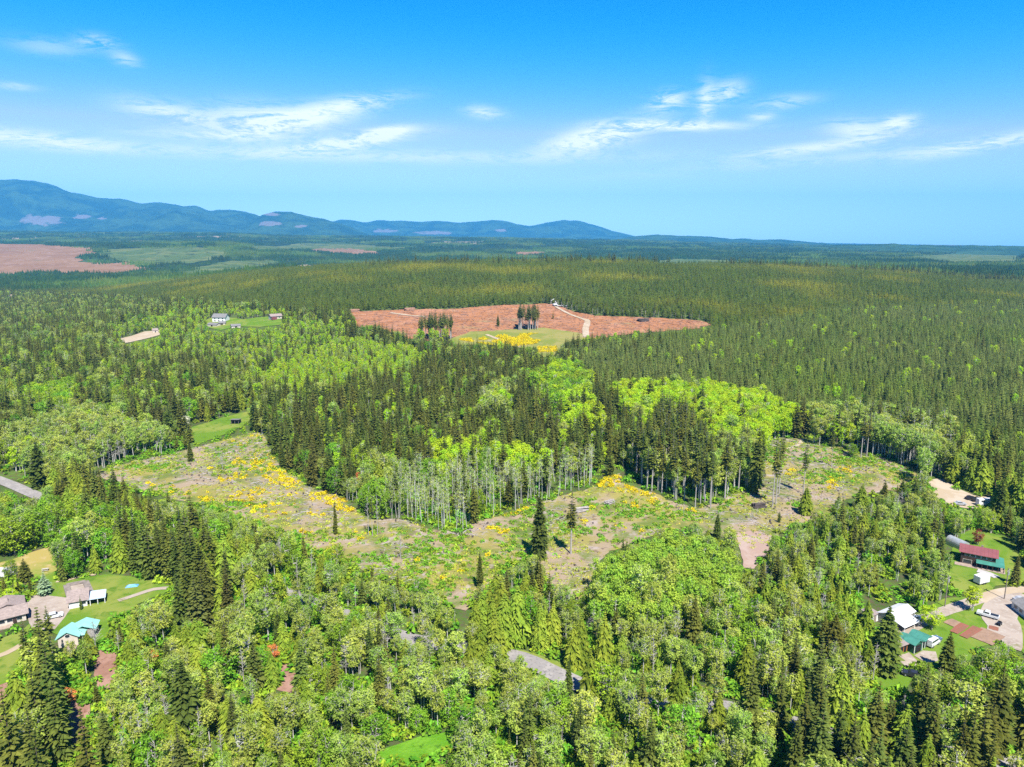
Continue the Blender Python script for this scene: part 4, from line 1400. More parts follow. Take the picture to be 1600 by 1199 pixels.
def make_cedar(seed, Ht=17.0, R=4.0, whorls=26, per=11):
    rng = random.Random(seed)
    tr, cr = TM(), TM()
    tr.limb([(0, 0, -.5), (0, 0, Ht * .4), (.05, 0, Ht * .97)], [Ht * .02, Ht * .013, .03], 6)
    for k in range(whorls):
        t_ = k / (whorls - 1)
        z = Ht * (.06 + .93 * t_) + rng.uniform(-.25, .25)
        prof = (1 - t_ ** 1.5) ** .85 * (.82 + .18 * min(1, t_ * 4))
        n = max(4, int(per * (.45 + .55 * (1 - t_)) + rng.random()))
        a0 = rng.uniform(0, 6.28)
        for j in range(n):
            L = max(.4, R * prof * rng.uniform(.68, 1.15))
            a = a0 + j * 6.283 / n + rng.uniform(-.3, .3)
            spray(cr, rng, (0, 0, z + L * .28), a, L, -.05 + .35 * t_, rng.uniform(.35, .75), max(.3, L * rng.uniform(.22, .36)))
            # hanging tassels on the outside
            if L > 1.0:
                ca, sa = math.cos(a), math.sin(a)
                r0, w = L * rng.uniform(.7, .95), rng.uniform(.3, .55)
                zb = z + L * .1
                cr.add([(ca * r0 - sa * w, sa * r0 + ca * w, zb), (ca * r0 + sa * w, sa * r0 - ca * w, zb - .1), (ca * (r0 + .35), sa * (r0 + .35), zb - rng.uniform(.7, 1.3))], [(0, 1, 2)])
    return tr, cr


def make_snag(seed, Ht=14.0, nb=46, spread=2.4, trunk_r=.17, start=.3, up=.5):
    rng = random.Random(seed)
    tr, cr = TM(), TM()
    top = (rng.uniform(-.4, .4), rng.uniform(-.4, .4), Ht)
    tr.limb([(0, 0, -.4), (top[0] * .3, top[1] * .3, Ht * .5), top], [trunk_r, trunk_r * .65, .03], 6)
    for k in range(nb):
        t_ = rng.uniform(start, .97)
        p = np.array((top[0] * t_ ** 1.6, top[1] * t_ ** 1.6, Ht * t_))
        a = rng.uniform(0, 6.28)
        L = spread * (1.15 - t_) * rng.uniform(.6, 1.3) + .3
        q = p + np.array((math.cos(a) * L, math.sin(a) * L, L * rng.uniform(up - .3, up + .4)))
        cr.limb([p, (p + q) / 2 + np.array((0, 0, .1)), q], [.055, .04, .018], 3)
        for _ in range(2):
            f = rng.uniform(.4, .9)
            s = p * (1 - f) + q * f
            e = s + np.array((rng.uniform(-1, 1), rng.uniform(-1, 1), rng.uniform(.1, .9))) * L * .32
            cr.limb([s, e], [.03, .014], 3)
    return tr, cr


def make_bush(seed, R=1.0, Ht=1.3, n=36, size=.3):
    rng = random.Random(seed)
    cr = TM()
    for _ in range(n):
        a = rng.uniform(0, 6.28)
        r = R * math.sqrt(rng.random())
        z = Ht * (.15 + .85 * rng.random() * math.sqrt(max(0.05, 1 - (r / R) ** 2)))
        leaf_clump(cr, rng, (math.cos(a) * r, math.sin(a) * r, z), size * .6, 1, size)
    return cr


def tm_mesh(name, tm, mat):
    return mesh_from(name, tm.v, tm.f, mat)


def tm_joined(name, tr, cr, mt, mc):
    b = len(tr.v)
    me = mesh_from(name, list(tr.v) + list(cr.v), list(tr.f) + [tuple(b + i for i in f) for f in cr.f], [mt, mc], [0] * len(tr.f) + [1] * len(cr.f))
    return me


KIND = {}


def kind(key, name, makers, mt, mc, H0, simple=None):
    """register a tree kind: trunk + crown meshes for individuals, joined meshes for the massed rest"""
    d = dict(name=name, tr=[], cr=[], joined=[], H0=H0)
    for i, (tr, cr) in enumerate(makers):
        d['tr'].append(tm_mesh('trunk', tr, mt))
        d['cr'].append(tm_mesh('crown', cr, mc))
    for i, (tr, cr) in enumerate(simple or makers):
        ob = bpy.data.objects.new(name + '_source', tm_joined(name + '_whole', tr, cr, mt, mc))
        d['joined'].append(ob)
    KIND[key] = d


kind('fir', 'fir_tree', [make_fir(100 + i, 22, [4.0, 3.4, 4.6, 3.5, 4.2][i], [.06, .12, .05, .22, .1][i], ragged=[.2, .3, .25, .3, .4][i]) for i in range(5)], M_BARK, F_FIR, 22.0)
kind('big_fir', 'fir_tree', [make_fir(130 + i, 22, [5.4, 4.9, 5.8][i], [.03, .06, .05][i], whorls=40, per=15, ragged=.32, shape=.72) for i in range(3)], M_BARK, F_FIR, 22.0)
kind('pole_fir', 'fir_tree', [make_fir(150 + i, 24, [3.0, 2.7, 3.2][i], [.5, .42, .58][i], whorls=18, per=9, ragged=.35) for i in range(3)], M_BARKG, F_FIR, 24.0)
kind('yfir', 'young_fir_tree', [make_fir(200 + i, 16, [3.4, 3.1, 3.7, 3.3][i], .05, whorls=19, per=8, ragged=.18) for i in range(4)], M_BARK, F_YFIR, 16.0,
     [make_fir(220 + i, 16, [3.4, 3.1, 3.7, 3.3][i], .12, whorls=14, per=7, fingers=(i % 2 == 0), ragged=.2) for i in range(4)])
kind('ofir', 'olive_fir_tree', [make_fir(240 + i, 15, [3.9, 3.4, 4.3][i], .1, whorls=11, per=6, fingers=False, ragged=.2) for i in range(3)], M_BARK, F_OFIR, 15.0)
kind('cedar', 'cedar_tree', [make_cedar(300 + i, 17, [4.5, 3.8, 5.0, 4.2][i]) for i in range(4)], M_BARK, F_CEDAR, 17.0)
kind('alder', 'alder_tree', [make_broad(400 + i, 16, [3.1, 2.7, 3.5, 2.4, 3.0][i], [.42, .5, .36, .55, .4][i], [52, 42, 60, 36, 46][i], [23, 20, 25, 14, 19][i], .34, 1.2, trunk_r=.16, twigs=[1, 0, 1, 2, 1][i], multi=[1, 1, 2, 1, 2][i]) for i in range(5)], M_BARKP, F_ALDER, 16.0)
kind('pole_alder', 'alder_tree', [make_broad(450 + i, 18, [1.9, 1.6, 2.1][i], [.5, .58, .45][i], [15, 12, 17][i], [7, 5, 8][i], .28, .9, trunk_r=.125, twigs=2) for i in range(3)], M_BARKP, F_ALDER, 18.0)
kind('lime', 'young_alder_tree', [make_broad(500 + i, 13, [2.7, 2.4, 3.0][i], .3, 44, 22, .34, 1.15, trunk_r=.14, multi=2) for i in range(3)], M_BARKP, F_LIME, 13.0)
kind('grove', 'grove_alder_tree', [make_broad(530 + i, 11, [2.0, 1.8, 2.3][i], .34, 36, 20, .29, 1.0, trunk_r=.11, twigs=0) for i in range(3)], M_BARKP, F_GROVE, 11.0)
kind('maple', 'maple_tree', [make_broad(600 + i, 14, [4.6, 4.0, 5.2][i], [.18, .22, .15][i], [74, 64, 84][i], 24, .36, 1.4, trunk_r=.28, dome=1.5, multi=2) for i in range(3)], M_BARKG, F_MAPLE, 14.0)
kind('snag', 'bare_tree', [make_snag(700 + i, [15, 13, 16][i], [44, 54, 36][i], [2.0, 2.8, 1.6][i]) for i in range(3)], M_DEADW, M_DEADW, 15.0)

# ------------------------------------------------------------------ stands: which trees grow where (outline of the canopy in the photo)
MIX_FORE = {'alder': .62, 'cedar': .10, 'maple': .10, 'fir': .08, 'snag': .10}
STANDS = [
    # outline, mix, spacing (m), height factor range, words for the place
    ([(955, 606), (1010, 598), (1100, 604), (1180, 614), (1240, 638), (1245, 664), (1195, 692), (1120, 692), (1090, 640), (1050, 640), (1000, 690), (985, 650)],
     {'lime': .95, 'fir': .03, 'alder': .02}, 3.9, (.85, 1.1), 'in the lime-green grove below the right-hand plantation'),
    ([(860, 568), (915, 572), (920, 610), (870, 628), (838, 602)], {'maple': .4, 'lime': .6}, 5.5, (.9, 1.2), 'in the bright clump at the foot of the broom meadow'),
    ([(880, 618), (922, 612), (935, 662), (890, 668)], {'lime': .9, 'fir': .1}, 4.5, (.9, 1.2), 'in the lime clump in the middle of the woods'),
    ([(678, 690), (742, 688), (752, 726), (688, 738)], {'lime': .85, 'fir': .15}, 4.5, (.9, 1.1), 'above the pale-trunked alder strip'),
    ([(768, 698), (850, 695), (850, 736), (770, 738)], {'lime': .9, 'fir': .1}, 4.5, (.9, 1.1), 'above the pale-trunked alder strip'),
    ([(752, 606), (790, 606), (790, 642), (752, 642)], {'lime': .5, 'alder': .5}, 5, (.9, 1.2), 'among the dark firs in mid wood'),
    ([(600, 748), (660, 722), (760, 712), (860, 712), (930, 712), (938, 762), (902, 784), (830, 794), (740, 834), (660, 832), (600, 806)], {'pole_alder': .90, 'fir': .04, 'maple': .06}, 3.5, (.6, .98), 'in the pale-trunked strip along the top of the clearing'),
    ([(575, 725), (600, 715), (655, 735), (655, 790), (640, 812), (585, 812), (565, 780)], {'maple': .5, 'alder': .35, 'cedar': .15}, 5.5, (.8, 1.0), 'in the round clump beside the broom slope'),
    ([(985, 690), (1000, 655), (1060, 645), (1095, 690), (1120, 715), (1115, 775), (1080, 790), (1030, 778), (985, 768)], {'pole_fir': .75, 'alder': .25}, 4.6, (.9, 1.1), 'in the tall stand at the top of the clearing'),
    ([(1115, 690), (1190, 680), (1195, 745), (1150, 772), (1115, 790)], {'alder': .6, 'pole_fir': .2, 'lime': .2}, 5, (.8, 1.1), 'left of the three bare-trunked firs'),
    ([(1255, 640), (1330, 640), (1345, 700), (1290, 700), (1250, 690)], {'alder': .45, 'lime': .35, 'fir': .2}, 5, (.8, 1.1), 'behind the upper end of the clearing'),
    ([(1340, 640), (1480, 670), (1490, 740), (1440, 740), (1345, 712)], {'alder': .65, 'pole_alder': .2, 'fir': .15}, 4.6, (.9, 1.15), 'along the plantation edge above the clearing'),
    ([(420, 562), (540, 518), (640, 533), (668, 546), (652, 572), (560, 590), (450, 602), (372, 592), (380, 577)], {'lime': .80, 'fir': .08, 'cedar': .06, 'alder': .06}, 3.6, (.28, .58), 'in the lime thicket left of the clearcut'),
    ([(190, 500), (300, 470), (420, 478), (540, 500), (520, 545), (400, 562), (240, 560), (170, 535)], {'lime': .50, 'fir': .28, 'maple': .1, 'alder': .12}, 5.6, (.3, .7), 'around the hillside houses'),
    ([(40, 612), (110, 602), (108, 640), (60, 645)], {'maple': .5, 'lime': .5}, 5, (.9, 1.1), 'in the bright clump far left'),
    ([(0, 690), (60, 655), (110, 635), (160, 645), (235, 665), (300, 690), (300, 712), (205, 722), (135, 742), (70, 735), (0, 735)], {'alder': .80, 'lime': .08, 'snag': .08, 'fir': .04}, 5.0, (.75, 1.0), 'in the sage-green grove above the left road'),
    ([(935, 885), (960, 865), (1000, 848), (1060, 836), (1110, 846), (1150, 860), (1158, 900), (1140, 932), (1080, 932), (1030, 965), (950, 965), (932, 930)], {'grove': .965, 'alder': .025, 'fir': .01}, 2.7, (.75, 1.1), 'in the dense bright grove below the bare-trunked fir'),
    ([(725, 948), (760, 922), (800, 925), (900, 985), (965, 1008), (965, 1070), (885, 1055), (820, 1025), (740, 990)], {'cedar': .85, 'maple': .15}, 5.2, (.75, 1.0), 'in the row along the upper side of the road'),
    ([(785, 880), (862, 870), (868, 930), (800, 925)], {'fir': .7, 'cedar': .3}, 4.5, (.55, .75), 'in the dark clump at the foot of the clearing'),
    ([(180, 845), (290, 838), (292, 905), (262, 915), (180, 905)], {'fir': .7, 'pole_fir': .2, 'cedar': .1}, 4.4, (.75, .95), 'in the dark belt behind the garage lawn'),
    ([(275, 850), (352, 850), (358, 960), (280, 965)], {'fir': .6, 'cedar': .4}, 5.0, (.9, 1.15), 'in the tall stand right of the garage lawn'),
    ([(65, 725), (150, 720), (240, 760), (240, 800), (160, 780), (70, 765)], {'fir': .8, 'cedar': .2}, 4.8, (.7, .95), 'in the dark row right of the left road'),
    ([(60, 775), (170, 785), (260, 800), (330, 820), (330, 850), (180, 850), (90, 860), (60, 830)], {'maple': .65, 'alder': .15, 'fir': .2}, 6.5, (.75, 1.0), 'in the leafy belt above the pasture'),
    ([(0, 780), (60, 780), (90, 850), (0, 880)], {'maple': .4, 'cedar': .3, 'alder': .3}, 6, (.7, 1.0), 'at the left edge above the pasture'),
    ([(1150, 1090), (1300, 1060), (1420, 1095), (1600, 1075), (1800, 1090), (1800, 1400), (1280, 1400), (1240, 1150)], {'fir': .58, 'cedar': .18, 'alder': .24}, 5.2, (.75, 1.0), 'in the dark stand at the bottom right'),
    ([(-300, 1000), (40, 1050), (130, 1010), (150, 1060), (165, 1260), (-300, 1300)], {'fir': .6, 'cedar': .25, 'alder': .15}, 5.6, (.9, 1.15), 'in the tall stand at the bottom left'),
    ([(1200, 862), (1290, 812), (1420, 795), (1480, 860), (1482, 950), (1350, 965), (1200, 935)], {'cedar': .40, 'alder': .42, 'snag': .10, 'fir': .08}, 4.3, (.36, .66), 'on the slope left of the red-roofed house'),
    ([(1480, 690), (1560, 690), (1600, 780), (1560, 800), (1500, 745)], {'cedar': .55, 'fir': .3, 'alder': .15}, 5.2, (.8, 1.1), 'around the dirt lot with parked cars'),
    ([(1490, 1035), (1600, 1020), (1800, 1040), (1800, 1100), (1500, 1090)], {'maple': .5, 'alder': .3, 'cedar': .2}, 5.5, (.6, .9), 'below the garden at the right'),
]
BANDS = [
    # farther ground: mix chosen by where the canopy falls
    ('ridge', {'ofir': 1.0}, 5.0, (.5, .9)),
    ('plantation', {'yfir': .96, 'fir': .02, 'lime': .02}, 4.4, (.46, .92)),
    ('mid', {'fir': .70, 'yfir': .12, 'lime': .08, 'maple': .04, 'alder': .06}, 5.2, (.42, .96)),
    ('left', {'fir': .58, 'alder': .20, 'maple': .10, 'cedar': .08, 'lime': .04}, 5.8, (.5, 1.1)),
    ('fore', MIX_FORE, 4.1, (.40, .80)),
]
rng0 = np.random.default_rng(12)


def scatter_trees():
    s0 = 3.0
    out_ = []
    # candidate points on a jittered grid that widens with distance
    for (ya, yb, st) in ((95, 520, 2.6), (520, 1000, 4.2), (1000, 1900, 6.2)):
        ys = np.arange(ya, yb, st)
        rows = []
        for y in ys:
            wdt = y * .86 + 25
            xs = np.arange(-wdt, wdt, st)
            rows.append(np.column_stack([xs, np.full_like(xs, y)]))
        p_ = np.vstack(rows)
        p_ = p_ + rng0.uniform(-.42, .42, p_.shape) * st
        out_.append(np.column_stack([p_, np.full(len(p_), st)]))
    P = np.vstack(out_)
    x, y, st = P[:, 0], P[:, 1], P[:, 2]
    z = H(x, y)
    Hn = np.where(y > 900, 14.0, 15.0)
    bx, by, _ = project(x, y, z)
    mx, my, _ = project(x, y, z + Hn * .6)
    tx, ty, _ = project(x, y, z + Hn * .97)
    ok = np.ones(len(P), bool)
    # keep the ground free wherever the photo shows it
    cap = np.full(len(P), 0.0)
    for k_, poly_ in OPEN.items():
        ok &= ~pip(poly_, bx, by)
    free = rng0.random(len(P)) < .16
    for c_ in (.28, .42, .58, .76, 1.0):
        good = cap >= (c_ - .25 if c_ > .28 else 0)
        for frac in (.55, .98):
            qx_, qy_, _ = project(x, y, z + 17.0 * c_ * frac)
            for k_, poly_ in OPEN.items():
                if k_ in ('clearcut', 'broom_meadow') and frac > .9:
                    continue
                hit = pip(poly_, qx_, qy_)
                good &= ~hit | (free & (frac > .9) & (k_ == 'clearing'))
        cap = np.where(good, c_, cap)
    ok &= cap > .2
    for k_, (poly_, _) in FAR_OPEN.items():
        ok &= ~pip(poly_, bx, by)
    # the road itself
    for c in ROADLINE:
        ok &= np.hypot(x - c[0], y - c[1]) > c[2]
    for (cx_, cy_, r_) in KEEP:
        ok &= np.hypot(x - cx_, y - cy_) > r_
    P, x, y, z, st, mx, my, bx, by, cap = (a[ok] for a in (P, x, y, z, st, mx, my, bx, by, cap))
    stand = np.full(len(x), -1)
    jx = mx + (fbm(x / 14, y / 14, 61, 3) - .5) * 34
    jy = my + (fbm(x / 14, y / 14, 67, 3) - .5) * 22
    for i, s in enumerate(STANDS):
        stand[(stand < 0) & pip(s[0], jx, jy)] = i
    # the wide bands
    lim = np.interp(mx, [0, 300, 545, 1000, 1110, 1300, 1600], [455, 470, 486, 500, 510, 478, 468])
    edge = np.interp(my, [450, 500, 540, 600, 640, 680, 720], [1100, 1090, 890, 940, 1240, 1330, 1480])
    band = np.where(my < lim, 0, np.where((mx > edge) & (my < 735), 1, np.where((my < 745) & (mx > 410) & (mx < 1420), 2, np.where((mx <= 410) & (my < 730), 3, 4))))
    stand = np.where(stand < 0, 100 + band, stand)
    spacing = np.zeros(len(x))
    lo = np.zeros(len(x))
    hi = np.zeros(len(x))
    for s in np.unique(stand):
        d = STANDS[s] if s < 100 else BANDS[s - 100]
        q = stand == s
        spacing[q], lo[q], hi[q] = d[2], d[3][0], d[3][1]
    keep = rng0.random(len(x)) < np.minimum(1, (st / spacing) ** 2)
    x, y, z, stand, lo, hi, mx, my, cap = (a[keep] for a in (x, y, z, stand, lo, hi, mx, my, cap))
    # species, in loose drifts
    kinds = np.empty(len(x), object)
    drift = vnoise(x / 22, y / 22, 91)
    r = (rng0.random(len(x)) * .5 + .5 * ((drift * 3.1 + .13) % 1.0))
    rs = np.argsort(np.argsort(r)) / max(1, len(r))
    for s in np.unique(stand):
        d = STANDS[s][1] if s < 100 else BANDS[s - 100][1]
        q = np.nonzero(stand == s)[0]
        rr_ = r[q]
        rk = np.argsort(np.argsort(rr_)) / max(1, len(rr_))
        ks, ws = list(d.keys()), np.cumsum(list(d.values()))
        idx = np.searchsorted(ws / ws[-1], rk, side='right').clip(0, len(ks) - 1)
        kinds[q] = np.array(ks, object)[idx]
    f = lo + (hi - lo) * rng0.random(len(x)) ** 1.0
    h0 = np.array([KIND[k]['H0'] for k in kinds])
    f = np.where(cap < 1, np.minimum(f, cap * 17.0 / h0), f)
    return x, y, z, stand, kinds, f


ROADLINE = []
for o_ in [o for o in COL.objects if o.name == 'road']:
    me_ = o_.data
    for i_ in range(2, len(me_.vertices), 5):
        v_ = me_.vertices[i_].co
        qx_, qy_, _ = project(np.array([v_.x]), np.array([v_.y]), np.array([v_.z]))
        shown = any(pip(OPEN[k_], qx_, qy_)[0] for k_ in ('road_gap', 'road_gap_left', 'road_gap_right'))
        ROADLINE.append((v_.x, v_.y, 5.2 if shown else 2.9))
KEEP = []

# single trees the photo picks out: base point, top point, kind, label
SOLO = [
    (843, 873, 765, 'fir', .95, 'big dark fir standing alone in the middle of the clearing'),
    (892, 866, 766, 'pole_fir', 1.15, 'tall fir with a long bare trunk alone in the clearing'),
    (750, 919, 862, 'fir', .7, 'thin dark fir on the bare slope above the roadside cedars'),
    (1207, 791, 676, 'pole_fir', .75, 'left of the three bare-trunked firs beside the dark log pile'),
    (1212, 789, 684, 'pole_fir', .75, 'middle of the three bare-trunked firs beside the dark log pile'),
    (1217, 772, 672, 'pole_fir', .75, 'right of the three bare-trunked firs beside the dark log pile'),
    (1255, 772, 688, 'pole_fir', .8, 'bare-trunked fir right of the three, above the small round cedar'),
    (1180, 772, 662, 'fir', .85, 'broad dark fir at the clearing edge left of the three bare-trunked firs'),
    (1299, 729, 675, 'pole_fir', .55, 'thin bare-trunked fir alone in the upper clearing'),
    (1345, 716, 640, 'pole_fir', .9, 'left of the two bare-trunked firs at the upper clearing edge'),
    (1354, 713, 636, 'pole_fir', .9, 'right of the two bare-trunked firs at the upper clearing edge'),
    (1110, 795, 705, 'pole_fir', .8, 'bare-trunked fir in front of the leafy trees atop the clearing'),
    (1068, 808, 784, 'snag', .7, 'small dead tree at the top of the clearing'),
    (1120, 842, 800, 'fir', 1.25, 'short broad brownish fir above the bright alder grove'),
    (1258, 804, 758, 'cedar', .9, 'rounded cedar alone right of the log pile'),
    (1217, 817, 798, 'fir', 1.2, 'tiny fir below the three bare-trunked firs'),
    (348, 736, 702, 'snag', 1.0, 'small half-dead fir on the upper left slope'),
    (298, 722, 688, 'fir', 1.0, 'dark fir at the upper rim of the left slope'),
    (525, 836, 778, 'fir', .45, 'skinny fir on the left slope among yellow broom'),
    (582, 838, 768, 'pole_fir', .7, 'ragged fir in the cluster of dead stems on the left slope'),
    (590, 836, 775, 'snag', .8, 'grey dead stem beside the ragged fir on the left slope'),
    (576, 837, 772, 'snag', .7, 'leaning dead stem left of the ragged fir'),
    (626, 873, 828, 'snag', 1.0, 'small dead conifer on the bare patch mid clearing'),
    (582, 921, 884, 'fir', .9, 'short fir at the lower edge of the clearing'),
    (622, 929, 890, 'fir', .8, 'short fir right of its neighbour at the clearing foot'),
    (476, 884, 834, 'fir', .9, 'dark fir at the lower left rim of the clearing'),
    (64, 762, 690, 'fir', 1.5, 'big dark cone-shaped fir beside the road at left'),
    (1048, 893, 873, 'fir', 1.2, 'small dark fir poking out of the bright grove'),
    (962, 1000, 950, 'fir', 1.9, 'dark rounded fir behind the roadside cedars'),
    (1083, 1010, 930, 'fir', 1.05, 'brownish fir amid the green wood right of the bright grove'),
    (888, 1092, 1025, 'fir', .75, 'slim brownish fir standing at the road edge'),
    (1380, 1052, 945, 'fir', 1.75, 'large dark fir in front of the white barn'),
    (1300, 1035, 960, 'fir', 1.9, 'dark spreading fir left of the large fir by the barn'),
    (1478, 1052, 985, 'fir', 1.4, 'ragged fir right of the green sheds'),
    (1585, 915, 865, 'fir', 1.1, 'dark fir at the right edge in front of the red-roofed house'),
    (85, 1045, 945, 'pole_fir', .95, 'tall ragged fir beside the teal-roofed house'),
    (50, 1085, 965, 'pole_fir', .95, 'tall ragged fir left of the teal-roofed house'),
    (150, 1018, 958, 'snag', 1.2, 'grey leafless tree at the right end of the teal-roofed house'),
    (140, 1030, 985, 'cedar', 1.0, 'leafy cedar in front of the teal roof, right side'),
    (112, 1042, 1000, 'alder', 1.0, 'alder directly in front of the teal-roofed house'),
    (74, 1030, 985, 'alder', .9, 'alder left of the teal-roofed house front'),
    (1446, 1062, 1035, 'maple', 1.2, 'low round maple below the concrete aprons'),
    (1500, 1060, 1022, 'alder', 1.1, 'alder right of the ragged fir below the garden beds'),
    (320, 962, 850, 'fir', 1.6, 'very tall dense fir right of the lawn below the clearing'),
    (295, 1165, 1030, 'fir', 1.45, 'broad dark fir in the middle of the lower left wood'),
    (170, 1197, 1108, 'fir', 1.25, 'dark fir right of the bare red soil at lower left'),
    (127, 954, 931, 'fir', 1.0, 'small fir directly in front of the garage'),
    (40, 908, 872, 'fir', 2.0, 'dark fir right of the round tree in the pasture'),
    (18, 905, 875, 'maple', 1.0, 'round green tree at the left end of the pasture'),
    (100, 909, 862, 'fir', 1.2, 'dark tree at the upper corner of the garage lawn'),
    (118, 904, 860, 'maple', .9, 'leafy tree right of the dark one at the lawn corner'),
    (150, 895, 850, 'cedar', .9, 'yellow-green cedar at the top of the garage lawn'),
    (1507, 853, 836, 'maple', 1.0, None),
    (1547, 833, 800, 'maple', 1.15, 'wide sage-green tree behind the red-roofed house'),
    (1490, 838, 800, 'maple', .9, 'bright round tree left of the red-roofed house'),
    (1455, 868, 790, 'pole_fir', .9, 'bare-trunked fir left of the red-roofed house lawn'),
    (1462, 866, 792, 'pole_fir', .9, 'second bare-trunked fir left of the red-roofed house lawn'),
    (1598, 862, 790, 'fir', .9, 'dark fir shading the lawn at the right edge'),
    (1330, 714, 693, 'maple', 1.2, 'round green bush-like tree in the upper clearing'),
    (778, 511, 490, 'fir', 1.1, 'single dark fir alone on the pink clearcut'),
    (864, 499, 486, 'fir', 1.1, 'small fir alone on the pink clearcut below the loader'),
    (28, 925, 903, 'fir', 1.2, 'left of the row of small firs behind the brown-roofed house'),
    (48, 926, 902, 'fir', 1.2, 'right of the row of small firs behind the brown-roofed house'),
    (8, 928, 900, 'fir', 1.2, 'small fir at the left edge behind the brown-roofed house'),
    (1408, 785, 748, 'fir', 1.6, 'broad dark fir at the right end of the clearing'),
    (1380, 790, 750, 'fir', 1.5, 'broad dark fir left of its twin at the clearing end'),
    (1345, 795, 755, 'cedar', 1.3, 'wide yellowish cedar at the lower right of the clearing'),
]

FILTER_SOLO = [s for s in SOLO if s[5]]
for (bx_, by_, ty_, *_r) in FILTER_SOLO:
    p = spot(bx_, by_)
    KEEP.append((p.x, p.y, 3.5 if p.y < 600 else 5))

# buildings keep their footing clear
for o_ in list(COL.objects):
    if o_.parent is None and o_.get('category') in ('house', 'barn', 'garage', 'shed', 'outbuilding', 'shelter', 'trailer', 'car', 'van', 'pickup', 'motorhome'):
        big = o_['category'] in ('house', 'barn', 'garage')
        dd = o_.matrix_basis @ Vector((0, 4, 0))
        KEEP.append((dd.x, dd.y, 11 if big else 6))


def add_tree(key, x, y, z, sx, sz, rz, var, label, group=None, name=None, cat='tree', crown_mat=None):
    d = KIND[key]
    v = var % len(d['tr'])
    t_ = empty(name or d['name'], (x, y, z), rz)
    t_.scale = (sx, sx, sz)
    tag(t_, label, cat, group)
    a = bpy.data.objects.new('trunk', d['tr'][v])
    b = bpy.data.objects.new('crown', d['cr'][v])
    for c in (a, b):
        COL.objects.link(c)
        c.parent = t_
    if crown_mat is not None:
        b.data = b.data.copy()
        b.data.materials[0] = crown_mat
    return t_


rs_ = random.Random(5)
for i_, (bx_, by_, ty_, key_, wf, lb_) in enumerate(FILTER_SOLO):
    p = spot(bx_, by_)
    d_ = KIND[key_]
    # height from the picture: top point above the base at the base's distance
    dr = px_dir(bx_, ty_)
    tt = math.hypot(p.x, p.y) / math.hypot(dr[0], dr[1])
    hgt = CAM_Z + dr[2] * tt - p.z
    k_ = max(2.0, hgt) / d_['H0']
    if key_ == 'fir' and hgt > 10:
        key_, wf = 'big_fir', wf * .74
    add_tree(key_, p.x, p.y, p.z, k_ * wf, k_, rs_.uniform(0, 6.28), i_, lb_)
# the plum, rust-leaved shrubs, blue spruce and yellow shrub get their own leaf colour
for (bx_, by_, key_, h_, w_, mat_, lb_) in ((1526, 852, 'maple', 6.0, 4.2, F_PURPLE, 'dark purple-leaved plum tree behind the red-roofed house'),
                                           (237, 1040, 'maple', 4.5, 4.0, F_RUST, 'small rust-red shrub in shade right of the bare soil'),
                                           (107, 1103, 'maple', 4.5, 4.0, F_RUST, 'rust-coloured shrub above the bare red soil'),
                                           (428, 1035, 'maple', 5.0, 4.0, F_RUST, 'rust-coloured shrub left of the narrow soil patch'),
                                           (560, 756, 'maple', 5.5, 4.5, F_RUST, 'reddish shrub at the forest edge above the broom slope'),
                                           (71, 930, 'yfir', 7.5, 5.0, F_SPRUCE, 'small blue spruce beside the gravel yard'),
                                           (16, 938, 'maple', 3.8, 4.2, F_LIME, 'round yellow-green shrub behind the brown-roofed house'),
                                           (1453, 982, 'maple', 7.0, 7.0, F_LIME, 'bright yellow-green shrub mass above the green sheds'),
                                           (1516, 955, 'lime', 8.0, 4.5, F_LIME, 'bright slender tree by the gravel drive end'),
                                           (395, 628, 'maple', 8.0, 8.0, F_WHITE, 'white-blossomed tree above the hill meadow'),
                                           (290, 668, 'maple', 7.0, 6.5, F_WHITE, 'white-blossomed tree left of the hill meadow')):
    p = spot(bx_, by_)
    KEEP.append((p.x, p.y, 4))
    add_tree(key_, p.x, p.y, p.z, w_ / (9.0 if key_ == 'maple' else 5.0), h_ / KIND[key_]['H0'], rs_.uniform(0, 6), 1, lb_, name='shrub' if 'shrub' in lb_ else {'yfir': 'spruce_tree'}.get(key_, 'ornamental_tree'),
             cat='shrub' if 'shrub' in lb_ else 'tree', crown_mat=mat_)

TX, TY, TZ, TS, TK, TF = scatter_trees()

# the two retained clumps inside the clearcut
ex = []
for (cx_, cy_, sx_, n_, ks_) in ((681, 530, 26, 60, ('pole_fir', 'lime')), (826, 514, 16, 45, ('pole_fir',))):
    c0 = spot(cx_, cy_)
    mpp = c0.length / F
    for _ in range(n_):
        dx = rs_.uniform(-1, 1) * sx_ * mpp
        dy = rs_.uniform(-1, 1) * 14
        k_ = 'pole_fir' if (len(ks_) == 1 or dy > -9) else rs_.choice(ks_)
        ex.append((c0.x + dx, c0.y + dy, float(H(c0.x + dx, c0.y + dy)), 5000 + int(cx_), k_, rs_.uniform(.95, 1.2) * (1.0 if k_ == 'pole_fir' else .85)))
# pale trunked edge of the stand at the top of the clearcut
for t_ in np.linspace(0, 1, 70):
    p = spot(np.interp(t_, [0, .2, .5, 1], [845, 885, 935, 1110]), np.interp(t_, [0, .2, .5, 1], [474, 484, 493, 502]))
    ex.append((p.x + rs_.uniform(-4, 4), p.y + 6 + rs_.uniform(0, 8), float(H(p.x, p.y + 8)), 6000, 'pole_fir', rs_.uniform(.6, .8)))
